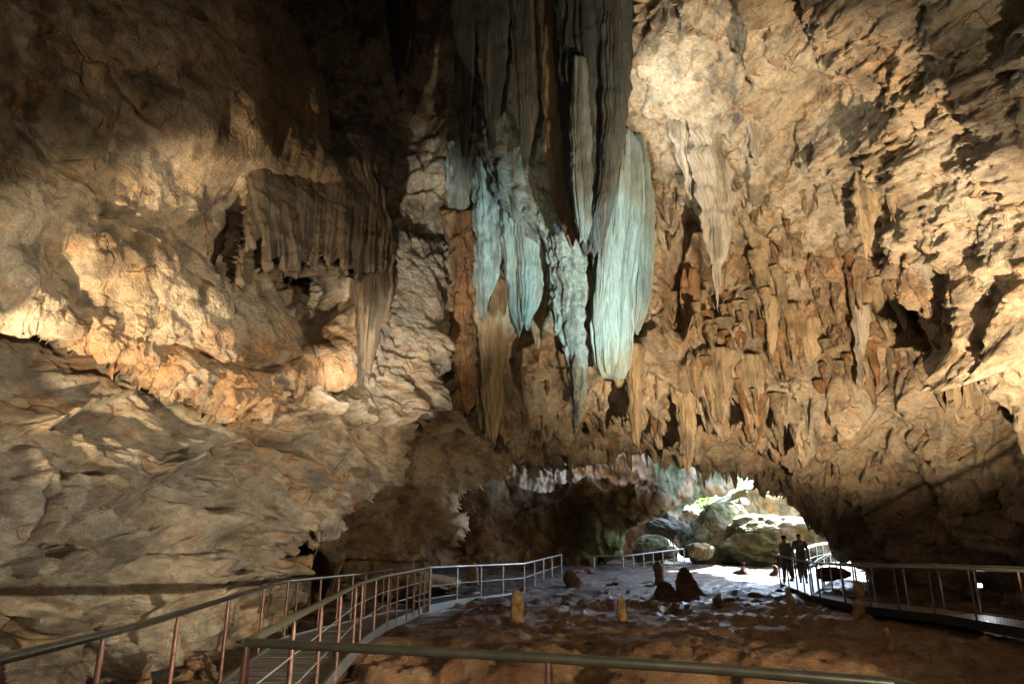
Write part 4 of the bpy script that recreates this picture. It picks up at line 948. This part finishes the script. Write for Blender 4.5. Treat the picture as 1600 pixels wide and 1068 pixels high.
# ---------------------------------------------------------------- stalagmites and loose rocks
def stalagmite(label, px, py, hp, wp, col, lobes=1, name='stalagmite', cat='stalagmite', group='stalagmites on the cave floor', Y=None, tip=.45, rough=.16, asym=0., sink=.15):
    g = gpix(px, py) if Y is None else Vector(P(px, py, Y))
    f = 1.08 * g.y / FPX; h = hp * f; wd = wp * f / 2
    n, m = 34, 30; t = np.linspace(0, 1, n)
    r = wd * ((1 - t ** 9) ** .5 * (1 - (1 - tip) * t) + .25 * np.exp(-t * 9))
    if lobes > 1: r = r * (1 - .35 * np.exp(-((t - .55) / .09) ** 2)) * np.where(t < .55, 1.15, .85)
    T, TH = np.meshgrid(t, np.linspace(0, 2 * np.pi, m, endpoint=False), indexing='ij')
    p = np.stack([(r[:, None] * np.cos(TH)).ravel() + asym * h * T.ravel() ** 1.5, (r[:, None] * np.sin(TH)).ravel(), (T * (h + sink) - sink).ravel()], 1)
    s = max(wd, .06) * 2.2
    out = np.stack([np.cos(TH).ravel(), np.sin(TH).ravel(), 0 * TH.ravel()], 1)
    ph = px * .37
    p = p + out * (fbm(p / s + ph, 4, .6) * wd * rough * 2.4 * (1 - .5 * T.ravel()))[:, None] * (1 if rough < .5 else 1.3)
    cc = lerp3(np.asarray(col), np.asarray(col) * .5, ss(-.35, .45, fbm(p / (s * .7) + ph, 4)))
    F = [(i * m + j, i * m + (j + 1) % m, (i + 1) * m + (j + 1) % m, (i + 1) * m + j) for i in range(n - 1) for j in range(m)]
    F.append(tuple(range(m))[::-1]); F.append(tuple((n - 1) * m + j for j in range(m)))
    o = mesh_obj(name, p, F, M_ROCK, col=cc); o.location = g
    return tag(o, label, cat, group)
STC = np.array([.56, .36, .17]); RB = np.array([.15, .075, .04])
stalagmite('tan stump stalagmite with flat top on the mud, leftmost of the standing stalagmites', 808, 973, 41, 19, STC, tip=.8)
stalagmite('small tan stump stalagmite standing alone in the middle of the mud', 973, 970, 32, 13, STC, tip=.85, asym=-.03)
stalagmite('slender leaning tan stalagmite in front of the walkers', 1242, 974, 46, 12, STC * 1.1, tip=.7, asym=-.12)
stalagmite('pale two-tiered stalagmite close to the right walkway', 1348, 961, 43, 21, STC * 1.15, lobes=2, tip=.7)
stalagmite('short knobbly orange stalagmite among low mud lumps', 1390, 1012, 26, 16, STC * np.array([1.1, .9, .7]), tip=.7, rough=.3)
stalagmite('tall dark stalagmite rising behind a low brown rock in mid floor', 1030, 912, 30, 14, STC * .7, tip=.75)
stalagmite('cone-shaped dark stalagmite with a broad foot in mid floor', 1071, 927, 34, 40, RB * 1.2, tip=.12, rough=.3)
stalagmite('low rounded brown rock in front of the tall dark stalagmite', 1037, 930, 20, 30, RB * 1.1, tip=.5, name='rock', cat='rock', group='loose rocks on the cave floor', rough=.4)
stalagmite('squat brown stump at the end of the dark walkway bank', 895, 916, 22, 22, RB * 1.6, tip=.7, rough=.35)
stalagmite('upright tan stalagmite behind the railing of the dark chamber', 739, 914, 30, 17, STC * .8, tip=.7)
stalagmite('faint brown stump below the right walkway railing', 1425, 955, 13, 11, STC * .8, tip=.8)
stalagmite('pointed dark rock on the shiny mud before the mouth', 1161, 897, 15, 20, RB * .9, tip=.3, asym=.15, name='rock', cat='rock', group='loose rocks on the cave floor', rough=.45)
stalagmite('dark rock at the foot of the walkway end', 1211, 899, 14, 14, RB * .8, tip=.3, name='rock', cat='rock', group='loose rocks on the cave floor', rough=.45)
stalagmite('pointed brown rock behind the left railing at the lower edge', 228, 1076, 40, 30, np.array([.33, .19, .10]), tip=.3, name='rock', cat='rock', group='loose rocks on the cave floor', rough=.4, Y=8.6)
stalagmite('flat brown rock by the left wall behind the railing', 312, 1040, 18, 40, np.array([.30, .18, .10]), tip=.6, name='rock', cat='rock', group='loose rocks on the cave floor', rough=.5, Y=10)
lum = []
for k in range(52):
    px = random.uniform(880, 1230) if k < 40 else random.uniform(700, 1560); py = random.uniform(884, 955) if k < 40 else random.uniform(960, 1040)
    g = gpix(px, py); s_ = random.uniform(.05, .19) * (1 if k < 40 else .5)
    if not lum or k < 8:
        bm = bmesh.new(); bmesh.ops.create_icosphere(bm, subdivisions=3, radius=1)
        v = np.array([q.co[:] for q in bm.verts]); v = v * (1 + .5 * fbm(v * .8 + k * 5, 4, .6))[:, None] * np.array([1, .8, .62])
        F = [tuple(q.index for q in f.verts) for f in bm.faces]; bm.free()
        o = mesh_obj('rock', v, F, M_FLOOR, col=lerp3(RB * .8, RB * 1.4, ss(-.3, .4, fbm(v * 1.5 + k, 3)))); lum.append(o.data)
    else:
        o = bpy.data.objects.new('rock', random.choice(lum)); C.objects.link(o)
    o.location = g + Vector((0, 0, s_ * .1)); o.scale = (s_ * random.uniform(.8, 1.7), s_, s_ * random.uniform(.6, 1.1)); o.rotation_euler = (0, 0, random.random() * 6)
    tag(o, 'small dark wet lump of rock on the mud of the cave floor', 'rock', 'small lumps on the mud')

# ---------------------------------------------------------------- boulders and trees at the mouth
def boulder(label, px, py, rx, ry, Y, col, moss=.5, sub=6, rough=.3, tilt=0., depth=.8):
    c = Vector(P(px, py, Y)); f = 1.06 * Y / FPX
    bm = bmesh.new(); bmesh.ops.create_icosphere(bm, subdivisions=sub, radius=1)
    v = np.array([q.co[:] for q in bm.verts]); F = [tuple(q.index for q in g.verts) for g in bm.faces]; bm.free()
    v = np.sign(v) * np.abs(v) ** .85
    ph = px * .11
    d = fbm(v * .9 + ph, 3) * rough + facets(v * 1.5 + ph, .8, .5) * rough * .6 + fbm(v * 5 + ph, 4, .6) * .05
    v = v * (1 + d)[:, None] * np.array([rx * f, max(rx, ry) * f * depth, ry * f])
    c_, s_ = math.cos(tilt), math.sin(tilt); v = np.stack([v[:, 0] * c_ - v[:, 2] * s_, v[:, 1], v[:, 0] * s_ + v[:, 2] * c_], 1)
    a = fbm(v / 1.4 + ph, 4); b = fbm(v / .5 + ph, 3)
    cc = lerp3(np.asarray(col), np.asarray(col) * .55, ss(-.4, .5, a)); cc = blend(cc, MOSS * 1.2, moss * ss(-.3, .3, b + .5 * a))
    o = mesh_obj('boulder', v, F, M_FAR, col=cc); o.location = c
    return tag(o, label, 'boulder', 'boulders at the cave mouth')
BG = np.array([.33, .30, .19])
boulder('large rounded green-stained boulder in the middle of the cave mouth', 1128, 836, 44, 40, 51, BG, .6)
boulder('long low mossy boulder behind the walkers', 1228, 846, 82, 36, 48, BG * .85, .75, rough=.22)
boulder('sunlit yellowish rock rising behind the long mossy boulder', 1188, 802, 46, 36, 59, np.array([.42, .33, .16]), .3)
boulder('pale sloping slab below the daylight gap', 1146, 792, 44, 20, 64, np.array([.36, .33, .28]), .25, tilt=.45)
boulder('green sunlit rock hump at the right end of the mouth', 1285, 830, 60, 38, 60, np.array([.34, .34, .2]), .5)
boulder('small rounded rock at the left foot of the large green boulder', 1092, 862, 18, 12, 46, BG, .3, sub=5)
boulder('dark jagged rock between the slabs and the large green boulder', 1079, 846, 20, 22, 53, BG * .8, .3, sub=5)
boulder('tilted layered slab left of the large green boulder', 1052, 828, 36, 14, 56, np.array([.30, .27, .23]), .3, tilt=-.35)
boulder('upper grey slab resting under the daylight gap', 1072, 812, 30, 14, 60, np.array([.34, .31, .26]), .2, tilt=-.3)
boulder('dark green block behind the far left railing', 1018, 858, 24, 20, 50, BG * .7, .6, sub=5)
boulder('small pale block behind the end of the far left railing', 1046, 864, 13, 10, 48.5, BG * 1.2, .2, sub=4)
boulder('brown rounded bank where the dark walkway ends', 905, 905, 24, 14, 39, RB * 1.4, 0, sub=5)
boulder('dark block below the near bend of the right walkway', 1300, 896, 22, 9, 27.5, RB * .7, 0, sub=5)

M_LEAF = plain_mat('leaf_green', (.22, .34, .07), .5, 0, .4, 3, 0)
for n_ in [M_LEAF.node_tree]:
    tr = n_.nodes.new('ShaderNodeBsdfTranslucent'); tr.inputs[0].default_value = (.30, .42, .08, 1); ms = n_.nodes.new('ShaderNodeMixShader'); ms.inputs[0].default_value = .5
    n_.links.new(n_.nodes['Principled BSDF'].outputs[0], ms.inputs[1]); n_.links.new(tr.outputs[0], ms.inputs[2]); n_.links.new(ms.outputs[0], n_.nodes['Material Output'].inputs[0])
M_BARK = plain_mat('bark', (.12, .085, .055), .85, 0, .4, 8, .3)
def tree(label, x, y, h, cr, n=1500):
    z = gz(x, y); root = empty('tree', (x, y, z - .2), label, 'tree', 'trees outside the cave')
    pts = [Vector((random.uniform(-.15, .15) * i, random.uniform(-.15, .15) * i, h * .72 * i / 5)) for i in range(6)]
    limbs = [tube(pts, [.22 * h / 9 * (1 - .13 * i) for i in range(6)], 8)]
    tips = []
    for k in range(7):
        a = random.random() * 6.28; b0 = pts[random.choice([2, 3, 4])]; e = b0 + Vector((math.cos(a) * cr * .8, math.sin(a) * cr * .8, h * random.uniform(.12, .3)))
        limbs.append(tube([b0, b0.lerp(e, .5) + Vector((0, 0, .2)), e], [.08, .06, .03], 6)); tips.append(e)
    part('trunk', join(limbs), M_BARK, root)
    V = []; F = []
    cl = tips + [pts[-1] + Vector((random.uniform(-1, 1), random.uniform(-1, 1), random.uniform(0, 1.2))) for _ in range(5)]
    for k in range(n):
        c = random.choice(cl); p = c + Vector((random.gauss(0, 1), random.gauss(0, 1), random.gauss(0, .7))) * cr * .26
        u = Vector((random.gauss(0, 1), random.gauss(0, 1), random.gauss(0, .6))).normalized(); w_ = u.cross(Vector((random.random(), random.random(), 1))).normalized()
        s_ = random.uniform(.14, .30); i = len(V)
        V += [p - u * s_, p + w_ * s_ * .45, p + u * s_, p - w_ * s_ * .45]; F.append((i, i + 1, i + 2, i + 3))
    part('crown', (V, F), M_LEAF, root, smooth=False)
for k, (px, Y, h, cr, lab) in enumerate([(1072, 72, 8, 3, 'bushy tree at the left end of the daylight gap'), (1105, 74, 9, 3.2, 'thin-trunked leafy tree in the middle of the daylight gap'), (1136, 80, 9, 3.4, 'leafy tree above the pale sloping slab'),
        (1180, 76, 6, 2.6, 'sunlit tree behind the yellowish rock'), (1318, 74, 4.5, 2.2, 'sunlit low tree at the right end of the mouth')]):
    q = P(px, 850, Y); tree(lab, q[0], q[1], h, cr)
def tuft():
    c = Vector(P(1052, 848, 47.5)); root = empty('dry_plant', (c.x, c.y, c.z - .5), 'tuft of dry hanging fronds above the far left railing', 'plant')
    V = []; F = []
    for k in range(90):
        a = random.random() * 6.28; r = random.uniform(.2, .6); i = len(V); d = Vector((math.cos(a), math.sin(a), 0)); s_ = d.cross(Vector((0, 0, 1))) * .02
        a0, a1, a2 = Vector((0, 0, .5)), d * r * .6 + Vector((0, 0, .75)), d * r + Vector((0, 0, .2))
        V += [a0 - s_, a0 + s_, a1 + s_, a1 - s_, a2 + s_ * .3, a2 - s_ * .3]; F += [(i, i + 1, i + 2, i + 3), (i + 3, i + 2, i + 4, i + 5)]
    part('fronds', (V, F), plain_mat('dry_frond', (.26, .16, .08), .8, 0, .3, 6, 0), root, smooth=False)
    part('stem', tube([(0, 0, -.6), (.02, 0, .52)], .03), M_BARK, root)
tuft()
# ---------------------------------------------------------------- the two walkers
M_SKIN = plain_mat('skin', (.30, .17, .11), .55, 0, .15, 10, 0)
M_HAIR = plain_mat('hair', (.015, .013, .012), .6, 0, .2, 30, .1)
def skinned(name, chains, mat, parent, sub=2):
    """chains: list of [(co, radius)...]; the first point of a chain may be an index into the points so far"""
    V = []; E = []; Rd = []
    for ch in chains:
        prev = None
        for c in ch:
            if isinstance(c, int): prev = c; continue
            V.append(c[0]); Rd.append(c[1]); i = len(V) - 1
            if prev is not None: E.append((prev, i))
            prev = i
    me = bpy.data.meshes.new(name); me.from_pydata(V, E, []); o = bpy.data.objects.new(name, me); C.objects.link(o)
    m = o.modifiers.new('skin', 'SKIN'); m.use_smooth_shade = True
    for i, r in enumerate(Rd):
        rr = r if isinstance(r, tuple) else (r, r); me.skin_vertices[0].data[i].radius = rr
    me.skin_vertices[0].data[0].use_root = True
    s = o.modifiers.new('sub', 'SUBSURF'); s.levels = sub; s.render_levels = sub
    dg = bpy.context.evaluated_depsgraph_get(); ev = o.evaluated_get(dg); nm = bpy.data.meshes.new_from_object(ev)
    bpy.data.objects.remove(o)
    nm.materials.clear(); nm.materials.append(mat)
    r = bpy.data.objects.new(name, nm); C.objects.link(r)
    if parent: r.parent = parent
    return r
def person(label, base, H, rz, shirt, trousers, step, hat=False, pack=False, arm=.0):
    k = H / 1.75
    root = skinned('person', [], M_SKIN, None) if False else None
    z = lambda v: v * k
    s = step
    # joints; the figure faces +Y (walks away)
    hipL, hipR = (-.09 * k, 0, z(.92)), (.09 * k, 0, z(.92))
    knL, knR = (-.10 * k, .10 * s, z(.50)), (.10 * k, -.06 * s, z(.50))
    anL, anR = (-.10 * k, .16 * s, z(.09)), (.11 * k, -.24 * s, z(.12))
    shL, shR = (-.185 * k, 0, z(1.43)), (.185 * k, 0, z(1.43))
    elL, elR = (-.25 * k, -.05 - .03 * s, z(1.14)), (.25 * k, -.02 + .03 * s, z(1.14))
    wrL, wrR = (-.25 * k, .03 - .06 * s + arm, z(.90)), (.255 * k, .07 + .06 * s, z(.90))
    ch = [[((0, 0, z(.97)), (.14, .10)), ((0, -.005, z(1.14)), (.12, .09)), ((0, -.01, z(1.30)), (.165, .115)), ((0, 0, z(1.43)), (.12, .09)), ((0, .005, z(1.52)), .058), ((0, .015, z(1.585)), (.07, .085)), ((0, .02, z(1.67)), (.077, .095)), ((0, .01, z(1.735)), (.05, .06))]]
    ch.append([0, (hipL, .10), (knL, .062), ((knL[0], knL[1] - .02, z(.36)), .058), (anL, .042), ((anL[0], anL[1] + .14, z(.035)), (.045, .032))])
    ch.append([0, (hipR, .10), (knR, .062), ((knR[0], knR[1] - .05, z(.36)), .058), (anR, .042), ((anR[0], anR[1] + .13, z(.035)), (.045, .032))])
    ch.append([3, (shL, .068), (elL, .046), (wrL, .03), ((wrL[0], wrL[1] + .02, wrL[2] - .07), (.02, .038))])
    ch.append([3, (shR, .068), (elR, .046), (wrR, .03), ((wrR[0], wrR[1] + .02, wrR[2] - .07), (.02, .038))])
    n_ = sum(1 for c in ch for q in c if not isinstance(q, int))
    # five fingers on each hand
    idx = []; cnt = 0
    for c in ch:
        cnt += sum(1 for q in c if not isinstance(q, int)); idx.append(cnt - 1)
    for side, hv, wv in ((-1, idx[3], wrL), (1, idx[4], wrR)):
        bx, by, bz = wv[0], wv[1] + .02, wv[2] - .07
        for f_, ln in zip((-.028, -.010, .010, .027), (.062, .075, .08, .068)):
            ch.append([hv, ((bx, by + f_, bz - .045), .010), ((bx - side * .008, by + f_ * 1.1 + .004, bz - .045 - ln * .55), .009), ((bx - side * .022, by + f_ * 1.1 + .008, bz - .045 - ln), .0075)])
        ch.append([hv, ((bx - side * .004, by + .045, bz + .005), .011), ((bx - side * .012, by + .066, bz - .04), .009), ((bx - side * .016, by + .070, bz - .065), .008)])
    body = skinned('person', ch, M_SKIN, None)
    body.location = base; body.rotation_euler = (0, 0, rz)
    tag(body, label, 'person', 'walkers')
    # clothes follow the body
    sm, tm = shirt, trousers
    skinned('shirt', [[((0, 0, z(.80)), (.17, .13)), ((0, 0, z(.90)), (.185, .142)), ((0, -.005, z(1.14)), (.16, .122)), ((0, -.01, z(1.30)), (.186, .136)), ((0, 0, z(1.425)), (.14, .105)), ((0, .004, z(1.50)), .07)], [3, (shL, .086), ((elL[0] * .96, elL[1], z(1.20)), .064)], [3, (shR, .086), ((elR[0] * .96, elR[1], z(1.20)), .064)]], sm, body)
    skinned('trousers', [[((0, 0, z(.96)), (.165, .122)), ((0, 0, z(.90)), (.15, .115))], [1, (hipL, .112), (knL, .082), ((anL[0], anL[1], z(.16)), .066)], [1, (hipR, .112), (knR, .082), ((anR[0], anR[1], z(.18)), .066)]], tm, body)
    for an in (anL, anR):
        skinned('shoe', [[((an[0], an[1] - .03, z(.055)), (.05, .05)), ((an[0], an[1] + .08, z(.045)), (.05, .04)), ((an[0], an[1] + .17, z(.035)), (.04, .03))]], M_HAIR, body)
    skinned('hair', [[((0, -.005, z(1.64)), (.084, .082)), ((0, .0, z(1.70)), (.086, .10)), ((0, .01, z(1.755)), (.05, .06))]], M_HAIR, body)
    # face: nose, ears
    skinned('nose', [[((0, .115, z(1.655)), .012), ((0, .128, z(1.635)), .014)]], M_SKIN, body, 1)
    for sx in (-1, 1):
        skinned('ear', [[((sx * .083, .015, z(1.67)), (.012, .024)), ((sx * .082, .015, z(1.635)), (.010, .016))]], M_SKIN, body, 1)
        skinned('eye', [[((sx * .033, .098, z(1.672)), .012), ((sx * .033, .104, z(1.672)), .010)]], M_HAIR, body, 1)
    skinned('mouth', [[((-.024, .108, z(1.60)), .006), ((.024, .108, z(1.60)), .006)]], plain_mat('lips', (.22, .09, .07), .5, 0, .1, 10, 0), body, 1)
    if hat:
        V = []; F = []; m = 20
        for r_, zz in ((.155, 1.70), (.15, 1.712), (.10, 1.72), (.098, 1.78), (.07, 1.815), (.0, 1.82)):
            for j in range(m):
                a = 2 * math.pi * j / m; V.append((r_ * math.cos(a), .012 + r_ * 1.1 * math.sin(a), z(zz)))
        for i in range(5):
            for j in range(m): F.append((i * m + j, i * m + (j + 1) % m, (i + 1) * m + (j + 1) % m, (i + 1) * m + j))
        part('hat', (V, F), plain_mat('hat_cloth', (.05, .05, .05), .8, 0, .2, 10, .1), body)
    if pack:
        bk = skinned('backpack', [[((0, -.17, z(1.06)), (.13, .075)), ((0, -.19, z(1.22)), (.15, .095)), ((0, -.17, z(1.40)), (.12, .07))]], plain_mat('pack_cloth', (.14, .12, .09), .8, 0, .3, 10, .2), None)
        bk.location = base; bk.rotation_euler = (0, 0, rz)
        bk.name = 'backpack'; tag(bk, 'dark grey backpack on the back of the right walker', 'backpack')
    return body
def deckz(px, py, Y): return Vector(P(px, py, Y))
person('person in dark clothes and a brimmed hat walking away, left of the two walkers', deckz(1232, 908, 27.0), 1.60, R(10), plain_mat('shirt_dark', (.13, .14, .16), .8, 0, .2, 10, .1), plain_mat('trousers_dark', (.06, .07, .10), .8, 0, .2, 10, .1), .45, hat=True, arm=.05)
person('taller person in dark clothes with a backpack walking away, right of the two walkers', deckz(1256, 911, 26.6), 1.76, R(-24), plain_mat('shirt_navy', (.09, .10, .14), .8, 0, .2, 10, .1), plain_mat('trousers_grey', (.12, .12, .13), .8, 0, .2, 10, .1), 1.0, pack=True)
